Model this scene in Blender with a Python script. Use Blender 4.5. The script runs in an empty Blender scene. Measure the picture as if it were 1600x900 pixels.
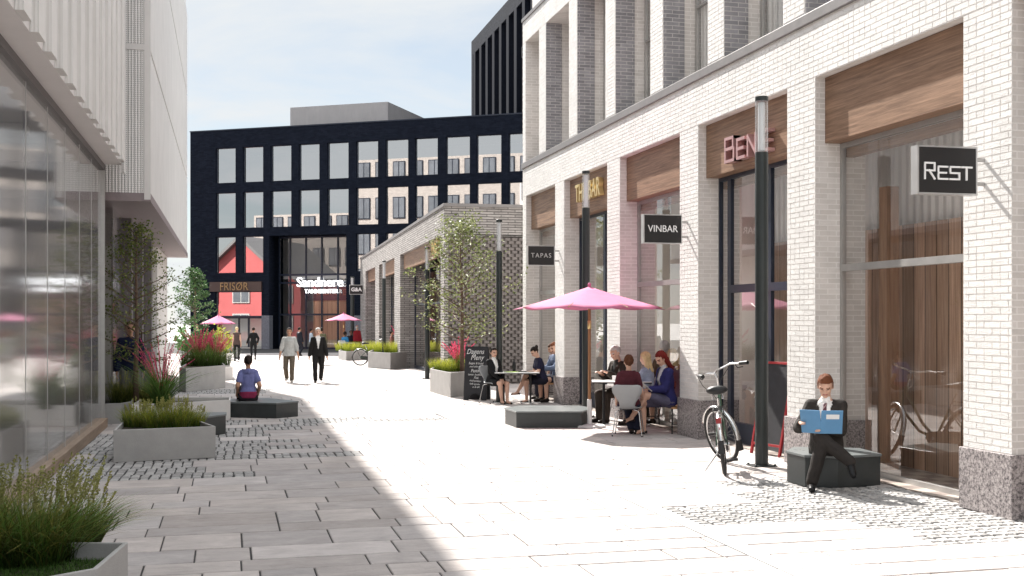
import bpy, bmesh, math, random
from mathutils import Vector as V, Matrix as M, noise as mnoise

# ------------------------------------------------------------------ camera constants and survey helpers
EYE = 1.9; F = 1780.0; HOR = 498.0
TH = math.radians(14.0); CT, ST = math.cos(TH), math.sin(TH)
SUNV = V((-0.235, 1.0, 0.93)).normalized()
sc = bpy.context.scene
COL = sc.collection
def c2w(xc, zc): return (xc*CT + zc*ST, -xc*ST + zc*CT)
def G(px, py, z=0.0):
    zc = F*(EYE - z)/(py - HOR); return c2w((px - 800)/F*zc, zc)
def GZ(px, zc): return c2w((px - 800)/F*zc, zc)
def G3(px, py, z=0.0):
    x, y = G(px, py, z); return (x, y, z)

# ------------------------------------------------------------------ scene bookkeeping
def empty(name, loc=(0,0,0), rz=0.0, label=None, cat=None, group=None):
    o = bpy.data.objects.new(name, None); COL.objects.link(o)
    o.location = loc; o.rotation_euler = (0, 0, rz); o.empty_display_size = 0.2
    tag(o, label, cat, group); return o
def tag(o, label=None, cat=None, group=None, kind=None):
    if label: o['label'] = label
    if cat: o['category'] = cat
    if group: o['group'] = group
    if kind: o['kind'] = kind
    return o
def link_mesh(name, me, parent=None):
    o = bpy.data.objects.new(name, me); COL.objects.link(o)
    if parent is not None: o.parent = parent
    return o
def copy_thing(root, loc=None, rz=None, label=None, group=None, scale=None):
    def cp(o, par):
        c = o.copy(); COL.objects.link(c)
        if par is not None: c.parent = par
        for ch in list(o.children): cp(ch, c)
        return c
    r = cp(root, None)
    if loc is not None: r.location = loc
    if rz is not None: r.rotation_euler = (0, 0, rz)
    if scale is not None: r.scale = (scale,)*3
    if label: r['label'] = label
    if group: r['group'] = group
    return r

# ------------------------------------------------------------------ mesh builder
class MB:
    def __init__(s): s.v = []; s.f = []; s.m = []; s.mi = 0; s.col = None; s.vc = []
    def add(s, vs, fs):
        b = len(s.v)
        s.v += [tuple(p) for p in vs]
        if s.col is not None: s.vc += [s.col]*len(vs)
        for f in fs: s.f.append(tuple(i+b for i in f)); s.m.append(s.mi)
    def box(s, x0, x1, y0, y1, z0, z1, mat=None):
        vs = [(x0,y0,z0),(x1,y0,z0),(x1,y1,z0),(x0,y1,z0),(x0,y0,z1),(x1,y0,z1),(x1,y1,z1),(x0,y1,z1)]
        if mat is not None: vs = [mat @ V(p) for p in vs]
        s.add(vs, [(3,2,1,0),(4,5,6,7),(0,1,5,4),(1,2,6,5),(2,3,7,6),(3,0,4,7)])
    def quad(s, a, b, c, d): s.add([a,b,c,d], [(0,1,2,3)])
    def prism(s, poly, z0, z1):
        n = len(poly)
        s.add([(p[0],p[1],z0) for p in poly] + [(p[0],p[1],z1) for p in poly],
              [tuple(range(n-1,-1,-1)), tuple(range(n,2*n))] + [(i,(i+1)%n,(i+1)%n+n,i+n) for i in range(n)])
    def tube(s, pts, rads, n=8, cap=True, flat=1.0):
        pts = [V(p) for p in pts]
        if not hasattr(rads, '__len__'): rads = [rads]*len(pts)
        vs = []; fs = []; up = None
        for i, p in enumerate(pts):
            if i == 0: d = pts[1]-pts[0]
            elif i == len(pts)-1: d = pts[-1]-pts[-2]
            else: d = (pts[i+1]-pts[i-1])
            d = d.normalized() if d.length > 1e-9 else V((0,0,1))
            if up is None:
                up = V((0,0,1)) if abs(d.z) < 0.9 else V((0,1,0))
            a = d.cross(up)
            if a.length < 1e-6: a = d.cross(V((1,0,0)))
            a.normalize(); b = a.cross(d).normalized(); up = b
            for k in range(n):
                t = 2*math.pi*k/n
                vs.append(p + (a*math.cos(t) + b*math.sin(t)*flat)*rads[i])
        m = len(pts)
        for i in range(m-1):
            for k in range(n):
                fs.append((i*n+k, i*n+(k+1)%n, (i+1)*n+(k+1)%n, (i+1)*n+k))
        if cap:
            fs.append(tuple(range(n-1,-1,-1))); fs.append(tuple((m-1)*n+k for k in range(n)))
        s.add(vs, fs)
    def lathe(s, prof, c=(0,0,0), n=24, axis=None):
        vs = []; fs = []; c = V(c)
        for r, z in prof:
            for k in range(n):
                t = 2*math.pi*k/n
                p = V((r*math.cos(t), r*math.sin(t), z))
                if axis is not None: p = axis @ p
                vs.append(c+p)
        m = len(prof)
        for i in range(m-1):
            for k in range(n): fs.append((i*n+k, i*n+(k+1)%n, (i+1)*n+(k+1)%n, (i+1)*n+k))
        fs.append(tuple(range(n-1,-1,-1))); fs.append(tuple((m-1)*n+k for k in range(n)))
        s.add(vs, fs)
    def torus(s, c, R, r, axis, n=40, k=8):
        """ring round the unit vector axis"""
        axis = V(axis).normalized(); a = axis.cross(V((0,0,1)) if abs(axis.z) < .9 else V((1,0,0))).normalized(); b = axis.cross(a)
        vs = []; fs = []; c = V(c)
        for i in range(n):
            t = 2*math.pi*i/n; d = a*math.cos(t)+b*math.sin(t)
            for j in range(k):
                q = 2*math.pi*j/k
                vs.append(c + d*(R + r*math.cos(q)) + axis*(r*math.sin(q)))
        for i in range(n):
            for j in range(k): fs.append((i*k+j, ((i+1)%n)*k+j, ((i+1)%n)*k+(j+1)%k, i*k+(j+1)%k))
        s.add(vs, fs)
    def ell(s, c, r, rot=None, n=12, m=8):
        c = V(c); vs = []; fs = []
        for i in range(1, m):
            ph = math.pi*i/m
            for k in range(n):
                t = 2*math.pi*k/n
                p = V((r[0]*math.sin(ph)*math.cos(t), r[1]*math.sin(ph)*math.sin(t), r[2]*math.cos(ph)))
                if rot is not None: p = rot @ p
                vs.append(c+p)
        top = V((0,0,r[2])); bot = V((0,0,-r[2]))
        if rot is not None: top = rot @ top; bot = rot @ bot
        vs += [c+top, c+bot]; T = len(vs)-2; B = T+1
        for i in range(m-2):
            for k in range(n): fs.append((i*n+k, (i+1)*n+k, (i+1)*n+(k+1)%n, i*n+(k+1)%n))
        for k in range(n):
            fs.append((T, k, (k+1)%n)); fs.append((B, (m-2)*n+(k+1)%n, (m-2)*n+k))
        s.add(vs, fs)
    def cap(s, a, b, r1, r2, n=12):
        """closed tapered capsule"""
        a = V(a); b = V(b); d = b-a; L = d.length
        if L < 1e-6: s.ell(a, (r1,r1,r1)); return
        d /= L; up = V((0,0,1)) if abs(d.z) < .9 else V((0,1,0))
        x = d.cross(up).normalized(); y = x.cross(d)
        prof = [(-r1*math.cos(q), r1*math.sin(q)) for q in (0.35,0.8,1.2,math.pi/2)] + [(L+r2*math.sin(q), r2*math.cos(q)) for q in (0,0.4,0.8,1.25)]
        vs = []; fs = []
        for h, r in prof:
            for k in range(n):
                t = 2*math.pi*k/n; vs.append(a + d*h + (x*math.cos(t)+y*math.sin(t))*r)
        m = len(prof)
        for i in range(m-1):
            for k in range(n): fs.append((i*n+k, i*n+(k+1)%n, (i+1)*n+(k+1)%n, (i+1)*n+k))
        fs.append(tuple(range(n-1,-1,-1))); fs.append(tuple((m-1)*n+k for k in range(n)))
        s.add(vs, fs)
    def loft(s, rings, n=16):
        """rings: (centre, rx, ry, ax, ay) ; closed"""
        vs = []; fs = []
        for c, rx, ry, ax, ay in rings:
            for k in range(n):
                t = 2*math.pi*k/n
                vs.append(V(c) + ax*(rx*math.cos(t)) + ay*(ry*math.sin(t)))
        m = len(rings)
        for i in range(m-1):
            for k in range(n): fs.append((i*n+k, i*n+(k+1)%n, (i+1)*n+(k+1)%n, (i+1)*n+k))
        fs.append(tuple(range(n-1,-1,-1))); fs.append(tuple((m-1)*n+k for k in range(n)))
        s.add(vs, fs)
    def mesh(s, name, mats, recalc=True, smooth=None):
        me = bpy.data.meshes.new(name)
        me.from_pydata(s.v, [], s.f); 
        if not isinstance(mats, (list, tuple)): mats = [mats]
        for m in mats: me.materials.append(m)
        if len(mats) > 1: me.polygons.foreach_set('material_index', s.m)
        if s.vc and len(s.vc) == len(s.v):
            at = me.color_attributes.new('tone', 'FLOAT_COLOR', 'POINT')
            fl = []
            for c in s.vc: fl += [c[0], c[1], c[2], 1.0]
            at.data.foreach_set('color', fl)
        if recalc:
            bm = bmesh.new(); bm.from_mesh(me); bmesh.ops.recalc_face_normals(bm, faces=bm.faces); bm.to_mesh(me); bm.free()
        if smooth is not None:
            me.polygons.foreach_set('use_smooth', [True]*len(me.polygons))
            if smooth < 180:
                try: me.set_sharp_from_angle(angle=math.radians(smooth))
                except Exception: pass
        me.update(); return me
    def build(s, name, mats, parent=None, recalc=True, smooth=None, bevel=None):
        me = s.mesh(name, mats, recalc, smooth); o = link_mesh(name, me, parent)
        if bevel:
            b = o.modifiers.new('edge', 'BEVEL'); b.width = bevel; b.segments = 2; b.limit_method = 'ANGLE'; b.angle_limit = math.radians(40)
        return o
    def shift(s, off):
        s.v = [(p[0]-off[0], p[1]-off[1], p[2]-off[2]) for p in s.v]; return s

def ikm(a, t, l1, l2, pole):
    a = V(a); t = V(t); d = t-a; L = max(1e-4, min(d.length, (l1+l2)*0.999)); dn = d.normalized()
    t = a + dn*L
    x = (l1*l1 - l2*l2 + L*L)/(2*L); h = math.sqrt(max(0, l1*l1-x*x))
    p = V(pole); p = p - dn*p.dot(dn)
    p = p.normalized() if p.length > 1e-5 else V((0,0,1))
    return a + dn*x + p*h, t

def rot2(p, a): return (p[0]*math.cos(a)-p[1]*math.sin(a), p[0]*math.sin(a)+p[1]*math.cos(a))
def inset(poly, d):
    n = len(poly); out = []
    ar = sum(poly[i][0]*poly[(i+1)%n][1]-poly[(i+1)%n][0]*poly[i][1] for i in range(n))
    sg = 1 if ar > 0 else -1
    for i in range(n):
        p0, p1, p2 = V(poly[i-1][:2]), V(poly[i][:2]), V(poly[(i+1)%n][:2])
        e1 = (p1-p0).normalized(); e2 = (p2-p1).normalized()
        n1 = V((-e1.y, e1.x))*sg; n2 = V((-e2.y, e2.x))*sg
        b = n1+n2; b = b/max(.3, b.length_squared/2*1.0) if b.length > 1e-6 else n1
        q = p1 + b*d; out.append((q.x, q.y))
    return out

# ------------------------------------------------------------------ materials
MATS = {}
def nodes_of(m):
    m.use_nodes = True; nt = m.node_tree; nt.nodes.clear()
    out = nt.nodes.new('ShaderNodeOutputMaterial'); return nt, out
def N(nt, t, **kw):
    n = nt.nodes.new(t)
    for k, v in kw.items():
        if k.startswith('i_'):
            key = k[2:]
            n.inputs[int(key) if key.isdigit() else key.replace('_', ' ')].default_value = v
        else: setattr(n, k, v)
    return n
def c4(c): return (c[0], c[1], c[2], 1.0)
def mul(c, k): return tuple(min(1, x*k) for x in c[:3])
def plain(name, col, rough=.6, metal=0., var=.12, scale=6., bump=0., bscale=60., spec=.5, stretch=None, col2=None, sheen=0, trans=0., coat=0.):
    """a surface with uneven tone and, if wanted, a fine relief"""
    if name in MATS: return MATS[name]
    m = bpy.data.materials.new(name); nt, out = nodes_of(m); L = nt.links.new
    b = N(nt, 'ShaderNodeBsdfPrincipled'); b.inputs['Roughness'].default_value = rough; b.inputs['Metallic'].default_value = metal
    b.inputs['Specular IOR Level'].default_value = spec
    if coat: b.inputs['Coat Weight'].default_value = coat
    tc = N(nt, 'ShaderNodeTexCoord'); src = tc.outputs['Object']
    if stretch:
        mp = N(nt, 'ShaderNodeMapping'); mp.inputs['Scale'].default_value = stretch; L(src, mp.inputs[0]); src = mp.outputs[0]
    nz = N(nt, 'ShaderNodeTexNoise'); nz.inputs['Scale'].default_value = scale; nz.inputs['Detail'].default_value = 6; nz.inputs['Roughness'].default_value = .65
    L(src, nz.inputs['Vector'])
    rp = N(nt, 'ShaderNodeValToRGB'); rp.color_ramp.elements[0].position = .3; rp.color_ramp.elements[1].position = .7
    rp.color_ramp.elements[0].color = c4(mul(col, 1-var)); rp.color_ramp.elements[1].color = c4(col2 if col2 else mul(col, 1+var))
    L(nz.outputs['Fac'], rp.inputs[0]); L(rp.outputs[0], b.inputs['Base Color'])
    rr = N(nt, 'ShaderNodeMapRange'); rr.inputs[3].default_value = max(.02, rough-.08); rr.inputs[4].default_value = min(1, rough+.08)
    L(nz.outputs['Fac'], rr.inputs[0]); L(rr.outputs[0], b.inputs['Roughness'])
    if bump:
        n2 = N(nt, 'ShaderNodeTexNoise'); n2.inputs['Scale'].default_value = bscale; n2.inputs['Detail'].default_value = 4; L(src, n2.inputs['Vector'])
        bp = N(nt, 'ShaderNodeBump'); bp.inputs['Strength'].default_value = bump; bp.inputs['Distance'].default_value = .01
        L(n2.outputs['Fac'], bp.inputs['Height']); L(bp.outputs[0], b.inputs['Normal'])
    sh = b.outputs[0]
    if trans:
        t = N(nt, 'ShaderNodeBsdfTranslucent'); L(rp.outputs[0], t.inputs[0])
        mx = N(nt, 'ShaderNodeMixShader'); mx.inputs[0].default_value = trans; L(b.outputs[0], mx.inputs[1]); L(t.outputs[0], mx.inputs[2]); sh = mx.outputs[0]
    L(sh, out.inputs[0]); MATS[name] = m; return m

def wall_uv(nt, L):
    """(x+y, z) of the object's own space: runs round the corners of a square building"""
    tc = N(nt, 'ShaderNodeTexCoord'); sp = N(nt, 'ShaderNodeSeparateXYZ'); L(tc.outputs['Object'], sp.inputs[0])
    ad = N(nt, 'ShaderNodeMath', operation='ADD'); L(sp.outputs[0], ad.inputs[0]); L(sp.outputs[1], ad.inputs[1])
    cb = N(nt, 'ShaderNodeCombineXYZ'); L(ad.outputs[0], cb.inputs[0]); L(sp.outputs[2], cb.inputs[1]); return cb.outputs[0], tc
def brick(name, c1, c2, mortar, bw=.24, bh=.067, ms=.006, bump=1., rough=.8, dist=.008, sq=1., var=.25, streak=None, spec=.25):
    if name in MATS: return MATS[name]
    m = bpy.data.materials.new(name); nt, out = nodes_of(m); L = nt.links.new
    uv, tc = wall_uv(nt, L)
    bt = N(nt, 'ShaderNodeTexBrick'); L(uv, bt.inputs['Vector'])
    bt.offset = .5; bt.offset_frequency = 2; bt.squash = sq; bt.squash_frequency = 3
    bt.inputs['Color1'].default_value = c4(c1); bt.inputs['Color2'].default_value = c4(c2); bt.inputs['Mortar'].default_value = c4(mortar)
    bt.inputs['Scale'].default_value = 1; bt.inputs['Mortar Size'].default_value = ms; bt.inputs['Mortar Smooth'].default_value = .15
    bt.inputs['Brick Width'].default_value = bw; bt.inputs['Row Height'].default_value = bh
    nz = N(nt, 'ShaderNodeTexNoise'); nz.inputs['Scale'].default_value = 3.; nz.inputs['Detail'].default_value = 8; nz.inputs['Roughness'].default_value = .7
    if streak:
        mp = N(nt, 'ShaderNodeMapping'); mp.inputs['Scale'].default_value = streak; L(tc.outputs['Object'], mp.inputs[0]); L(mp.outputs[0], nz.inputs['Vector'])
    else: L(tc.outputs['Object'], nz.inputs['Vector'])
    mr = N(nt, 'ShaderNodeMapRange'); mr.inputs[1].default_value = .25; mr.inputs[2].default_value = .75; mr.inputs[3].default_value = 1-var; mr.inputs[4].default_value = 1+var*.5; L(nz.outputs['Fac'], mr.inputs[0])
    mx = N(nt, 'ShaderNodeVectorMath', operation='MULTIPLY'); L(bt.outputs['Color'], mx.inputs[0]); L(mr.outputs[0], mx.inputs[1])
    b = N(nt, 'ShaderNodeBsdfPrincipled'); b.inputs['Roughness'].default_value = rough; b.inputs['Specular IOR Level'].default_value = spec
    L(mx.outputs[0], b.inputs['Base Color'])
    n2 = N(nt, 'ShaderNodeTexNoise'); n2.inputs['Scale'].default_value = 45; n2.inputs['Detail'].default_value = 5; L(tc.outputs['Object'], n2.inputs['Vector'])
    iv = N(nt, 'ShaderNodeMath', operation='MULTIPLY_ADD'); iv.inputs[1].default_value = -1.; L(bt.outputs['Fac'], iv.inputs[0])
    sc_ = N(nt, 'ShaderNodeMath', operation='MULTIPLY'); sc_.inputs[1].default_value = .35; L(n2.outputs['Fac'], sc_.inputs[0]); L(sc_.outputs[0], iv.inputs[2])
    bp = N(nt, 'ShaderNodeBump'); bp.inputs['Strength'].default_value = bump; bp.inputs['Distance'].default_value = dist
    L(iv.outputs[0], bp.inputs['Height']); L(bp.outputs[0], b.inputs['Normal']); L(b.outputs[0], out.inputs[0])
    MATS[name] = m; return m
def wood(name, dark, light, axis='Y', rough=.5, plank=0., bump=.25):
    """grain running along axis; plank > 0 adds board joints of that width across it"""
    if name in MATS: return MATS[name]
    m = bpy.data.materials.new(name); nt, out = nodes_of(m); L = nt.links.new
    tc = N(nt, 'ShaderNodeTexCoord'); mp = N(nt, 'ShaderNodeMapping')
    mp.inputs['Scale'].default_value = {'X': (.8,20,20), 'Y': (20,.8,20), 'Z': (20,20,.8)}[axis]; L(tc.outputs['Object'], mp.inputs[0])
    nz = N(nt, 'ShaderNodeTexNoise'); nz.inputs['Scale'].default_value = 1.6; nz.inputs['Detail'].default_value = 9; nz.inputs['Roughness'].default_value = .68; nz.inputs['Distortion'].default_value = .25; 
    src = mp.outputs[0]
    if plank:
        sp = N(nt, 'ShaderNodeSeparateXYZ'); L(tc.outputs['Object'], sp.inputs[0])
        ad = N(nt, 'ShaderNodeMath', operation='ADD'); L(sp.outputs[0], ad.inputs[0]); L(sp.outputs[1], ad.inputs[1])
        dv = N(nt, 'ShaderNodeMath', operation='DIVIDE'); dv.inputs[1].default_value = plank; L(ad.outputs[0], dv.inputs[0])
        fl = N(nt, 'ShaderNodeMath', operation='FLOOR'); L(dv.outputs[0], fl.inputs[0])
        wn = N(nt, 'ShaderNodeTexWhiteNoise'); wn.noise_dimensions = '1D'; L(fl.outputs[0], wn.inputs['W'])
        vo = N(nt, 'ShaderNodeVectorMath', operation='MULTIPLY_ADD'); vo.inputs[1].default_value = (9,9,9); L(wn.outputs['Color'], vo.inputs[0]); L(mp.outputs[0], vo.inputs[2]); src = vo.outputs[0]
    L(src, nz.inputs['Vector'])
    rp = N(nt, 'ShaderNodeValToRGB'); rp.color_ramp.elements[0].position = .32; rp.color_ramp.elements[1].position = .68
    rp.color_ramp.elements[0].color = c4(dark); rp.color_ramp.elements[1].color = c4(light); L(nz.outputs['Fac'], rp.inputs[0])
    b = N(nt, 'ShaderNodeBsdfPrincipled'); b.inputs['Roughness'].default_value = rough; b.inputs['Specular IOR Level'].default_value = .3
    colr = rp.outputs[0]; hgt = nz.outputs['Fac']
    if plank:
        fr = N(nt, 'ShaderNodeMath', operation='FRACT'); L(dv.outputs[0], fr.inputs[0])
        gt = N(nt, 'ShaderNodeMath', operation='GREATER_THAN'); gt.inputs[1].default_value = .05; L(fr.outputs[0], gt.inputs[0])
        tv = N(nt, 'ShaderNodeMapRange'); tv.inputs[3].default_value = .7; tv.inputs[4].default_value = 1.25; L(wn.outputs['Value'], tv.inputs[0])
        ml = N(nt, 'ShaderNodeMath', operation='MULTIPLY'); L(gt.outputs[0], ml.inputs[0]); L(tv.outputs[0], ml.inputs[1])
        mm = N(nt, 'ShaderNodeVectorMath', operation='MULTIPLY'); L(rp.outputs[0], mm.inputs[0]); L(ml.outputs[0], mm.inputs[1]); colr = mm.outputs[0]
    L(colr, b.inputs['Base Color'])
    bp = N(nt, 'ShaderNodeBump'); bp.inputs['Strength'].default_value = bump; bp.inputs['Distance'].default_value = .006; L(hgt, bp.inputs['Height']); L(bp.outputs[0], b.inputs['Normal'])
    L(b.outputs[0], out.inputs[0]); MATS[name] = m; return m
def glass(name, tint=(.9,.92,.92), base=.06, rough=0., spread=.9, haze=0.):
    """thin pane: straight-through plus reflection that grows towards grazing angles"""
    if name in MATS: return MATS[name]
    m = bpy.data.materials.new(name); nt, out = nodes_of(m); L = nt.links.new
    tr = N(nt, 'ShaderNodeBsdfTransparent'); tr.inputs[0].default_value = c4(tint)
    gl = N(nt, 'ShaderNodeBsdfGlossy'); gl.inputs['Roughness'].default_value = rough; gl.inputs['Color'].default_value = (.95,.96,.97,1)
    lw = N(nt, 'ShaderNodeLayerWeight'); lw.inputs[0].default_value = .5
    pw = N(nt, 'ShaderNodeMath', operation='POWER'); pw.inputs[1].default_value = 3.; L(lw.outputs['Facing'], pw.inputs[0])
    mr = N(nt, 'ShaderNodeMapRange'); mr.inputs[3].default_value = base; mr.inputs[4].default_value = spread; L(pw.outputs[0], mr.inputs[0])
    mx = N(nt, 'ShaderNodeMixShader'); L(mr.outputs[0], mx.inputs[0]); L(tr.outputs[0], mx.inputs[1]); L(gl.outputs[0], mx.inputs[2])
    sh = mx.outputs[0]
    if haze:      # even white haze mixed in to stand for pale light on the glass
        df = N(nt, 'ShaderNodeBsdfDiffuse'); df.inputs[0].default_value = (.74,.72,.70,1); tl = N(nt, 'ShaderNodeBsdfTranslucent'); tl.inputs[0].default_value = (.7,.69,.67,1)
        m1 = N(nt, 'ShaderNodeMixShader'); m1.inputs[0].default_value = .35; L(df.outputs[0], m1.inputs[1]); L(tl.outputs[0], m1.inputs[2])
        m2 = N(nt, 'ShaderNodeMixShader'); m2.inputs[0].default_value = haze; L(sh, m2.inputs[1]); L(m1.outputs[0], m2.inputs[2]); sh = m2.outputs[0]
    L(sh, out.inputs[0]); MATS[name] = m; return m
def ribbed(name, col, axis='Y', pitch=.05, depth=.02, rough=.5, metal=0., perf=False):
    """pressed vertical ribs, optionally pierced with small holes"""
    if name in MATS: return MATS[name]
    m = bpy.data.materials.new(name); nt, out = nodes_of(m); L = nt.links.new
    uv, tc = wall_uv(nt, L); sp = N(nt, 'ShaderNodeSeparateXYZ'); L(uv, sp.inputs[0])
    k = N(nt, 'ShaderNodeMath', operation='MULTIPLY'); k.inputs[1].default_value = 2*math.pi/pitch; L(sp.outputs[0], k.inputs[0])
    sn = N(nt, 'ShaderNodeMath', operation='SINE'); L(k.outputs[0], sn.inputs[0])
    b = N(nt, 'ShaderNodeBsdfPrincipled'); b.inputs['Roughness'].default_value = rough; b.inputs['Metallic'].default_value = metal
    nz = N(nt, 'ShaderNodeTexNoise'); nz.inputs['Scale'].default_value = 1.3; nz.inputs['Detail'].default_value = 5; L(tc.outputs['Object'], nz.inputs['Vector'])
    mr = N(nt, 'ShaderNodeMapRange'); mr.inputs[3].default_value = .86; mr.inputs[4].default_value = 1.1; L(nz.outputs['Fac'], mr.inputs[0])
    cl = N(nt, 'ShaderNodeVectorMath', operation='MULTIPLY'); cl.inputs[0].default_value = col; L(mr.outputs[0], cl.inputs[1]); co = cl.outputs[0]
    if perf:
        vo = N(nt, 'ShaderNodeTexVoronoi'); vo.inputs['Scale'].default_value = 26; vo.inputs['Randomness'].default_value = .08; L(uv, vo.inputs['Vector'])
        gt = N(nt, 'ShaderNodeMapRange'); gt.inputs[1].default_value = .26; gt.inputs[2].default_value = .34; gt.inputs[3].default_value = .55; gt.inputs[4].default_value = 1; L(vo.outputs['Distance'], gt.inputs[0])
        c3 = N(nt, 'ShaderNodeVectorMath', operation='MULTIPLY'); L(co, c3.inputs[0]); L(gt.outputs[0], c3.inputs[1]); co = c3.outputs[0]
    L(co, b.inputs['Base Color'])
    bp = N(nt, 'ShaderNodeBump'); bp.inputs['Strength'].default_value = .8; bp.inputs['Distance'].default_value = depth; L(sn.outputs[0], bp.inputs['Height']); L(bp.outputs[0], b.inputs['Normal'])
    L(b.outputs[0], out.inputs[0]); MATS[name] = m; return m
def granite(name, a, b_, c, scale=55):
    if name in MATS: return MATS[name]
    m = bpy.data.materials.new(name); nt, out = nodes_of(m); L = nt.links.new
    tc = N(nt, 'ShaderNodeTexCoord'); nz = N(nt, 'ShaderNodeTexNoise'); nz.inputs['Scale'].default_value = scale; nz.inputs['Detail'].default_value = 5; nz.inputs['Roughness'].default_value = .75; L(tc.outputs['Object'], nz.inputs['Vector'])
    rp = N(nt, 'ShaderNodeValToRGB'); rp.color_ramp.elements[0].position = .38; rp.color_ramp.elements[0].color = c4(a); rp.color_ramp.elements[1].position = .62; rp.color_ramp.elements[1].color = c4(c)
    e = rp.color_ramp.elements.new(.5); e.color = c4(b_); L(nz.outputs['Fac'], rp.inputs[0])
    b = N(nt, 'ShaderNodeBsdfPrincipled'); b.inputs['Roughness'].default_value = .45; L(rp.outputs[0], b.inputs['Base Color']); L(b.outputs[0], out.inputs[0]); MATS[name] = m; return m
def toned(name, rough=.8, var=.2, scale=9., bump=.4, bscale=25., trans=0., spec=.3, macro=0., stretch=None):
    """uses the per-piece colour stored on the mesh"""
    if name in MATS: return MATS[name]
    m = bpy.data.materials.new(name); nt, out = nodes_of(m); L = nt.links.new
    at = N(nt, 'ShaderNodeAttribute'); at.attribute_name = 'tone'
    tc = N(nt, 'ShaderNodeTexCoord'); nz = N(nt, 'ShaderNodeTexNoise'); nz.inputs['Scale'].default_value = scale; nz.inputs['Detail'].default_value = 9; nz.inputs['Roughness'].default_value = .7; 
    if stretch:
        mp = N(nt, 'ShaderNodeMapping'); mp.inputs['Scale'].default_value = stretch; L(tc.outputs['Object'], mp.inputs[0])
        jt = N(nt, 'ShaderNodeVectorMath', operation='MULTIPLY_ADD'); jt.inputs[1].default_value = (90,90,90); L(at.outputs['Color'], jt.inputs[0]); L(mp.outputs[0], jt.inputs[2]); L(jt.outputs[0], nz.inputs['Vector']); nz.inputs['Distortion'].default_value = .6
    else: L(tc.outputs['Object'], nz.inputs['Vector'])
    mr = N(nt, 'ShaderNodeMapRange'); mr.inputs[1].default_value = .25; mr.inputs[2].default_value = .75; mr.inputs[3].default_value = 1-var; mr.inputs[4].default_value = 1+var; L(nz.outputs['Fac'], mr.inputs[0])
    mx = N(nt, 'ShaderNodeVectorMath', operation='MULTIPLY'); L(at.outputs['Color'], mx.inputs[0]); L(mr.outputs[0], mx.inputs[1])
    if macro:     # broad patches of wear
        mq = N(nt, 'ShaderNodeMapping'); mq.inputs['Scale'].default_value = (1.1,1.1,.35); L(tc.outputs['Object'], mq.inputs[0])
        n3 = N(nt, 'ShaderNodeTexNoise'); n3.inputs['Scale'].default_value = .9; n3.inputs['Detail'].default_value = 7; n3.inputs['Roughness'].default_value = .62; L(mq.outputs[0], n3.inputs['Vector'])
        m3 = N(nt, 'ShaderNodeMapRange'); m3.inputs[1].default_value = .3; m3.inputs[2].default_value = .7; m3.inputs[3].default_value = 1-macro; m3.inputs[4].default_value = 1+macro*.6; L(n3.outputs['Fac'], m3.inputs[0])
        mx2 = N(nt, 'ShaderNodeVectorMath', operation='MULTIPLY'); L(mx.outputs[0], mx2.inputs[0]); L(m3.outputs[0], mx2.inputs[1]); mx = mx2
    b = N(nt, 'ShaderNodeBsdfPrincipled'); b.inputs['Roughness'].default_value = rough; b.inputs['Specular IOR Level'].default_value = spec; L(mx.outputs[0], b.inputs['Base Color'])
    if bump:
        n2 = N(nt, 'ShaderNodeTexNoise'); n2.inputs['Scale'].default_value = bscale; n2.inputs['Detail'].default_value = 6; L(tc.outputs['Object'], n2.inputs['Vector'])
        bp = N(nt, 'ShaderNodeBump'); bp.inputs['Strength'].default_value = bump; bp.inputs['Distance'].default_value = .012; L(n2.outputs['Fac'], bp.inputs['Height']); L(bp.outputs[0], b.inputs['Normal'])
    sh = b.outputs[0]
    if trans:
        t = N(nt, 'ShaderNodeBsdfTranslucent'); L(mx.outputs[0], t.inputs[0])
        ms = N(nt, 'ShaderNodeMixShader'); ms.inputs[0].default_value = trans; L(b.outputs[0], ms.inputs[1]); L(t.outputs[0], ms.inputs[2]); sh = ms.outputs[0]
    L(sh, out.inputs[0]); MATS[name] = m; return m
def glow(name, col, s):
    if name in MATS: return MATS[name]
    m = bpy.data.materials.new(name); nt, out = nodes_of(m)
    e = N(nt, 'ShaderNodeEmission'); e.inputs[0].default_value = c4(col); e.inputs[1].default_value = s; nt.links.new(e.outputs[0], out.inputs[0]); MATS[name] = m; return m

WHITE_BRICK = brick('white_brick', (.70,.665,.635), (.61,.575,.545), (.78,.75,.725), ms=.007, bump=.35, dist=.006, var=.14)
FACE_BRICK = toned('white_face_brick', .8, .09, 18., .5, 70., spec=.2, macro=.08)
GREY_BRICK = brick('grey_brick', (.34,.33,.35), (.24,.235,.25), (.55,.53,.52), ms=.006, bump=.8, dist=.008)
LONG_BRICK = brick('long_brick', (.43,.405,.39), (.30,.28,.27), (.10,.095,.09), bw=.42, bh=.075, ms=.010, bump=1., dist=.018, var=.3)
BLACK_BRICK = brick('black_brick', (.014,.018,.030), (.008,.011,.020), (.006,.008,.014), bw=.28, bh=.075, ms=.006, bump=.6, var=.35, spec=.06)
BEIGE_BRICK = brick('beige_brick', (.52,.46,.42), (.42,.37,.34), (.55,.50,.46), bw=.3, bh=.09, ms=.01, bump=.5, var=.2)
FASCIA_WOOD = wood('walnut_fascia', (.125,.070,.043), (.33,.205,.135), 'Y', .5)
PANEL_WOOD = wood('walnut_boards', (.32,.19,.13), (.62,.42,.30), 'Z', .45, plank=.24)
POST_WOOD = wood('walnut_post', (.22,.12,.075), (.42,.26,.17), 'Z', .45)
PALE_WOOD = wood('oak_boards', (.42,.27,.16), (.62,.43,.28), 'Z', .5, plank=.3)
TEAK = wood('teak', (.23,.11,.05), (.40,.22,.11), 'Z', .4)
SEAT_WOOD = wood('seat_wood', (.27,.14,.06), (.48,.27,.13), 'Y', .45)
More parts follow.
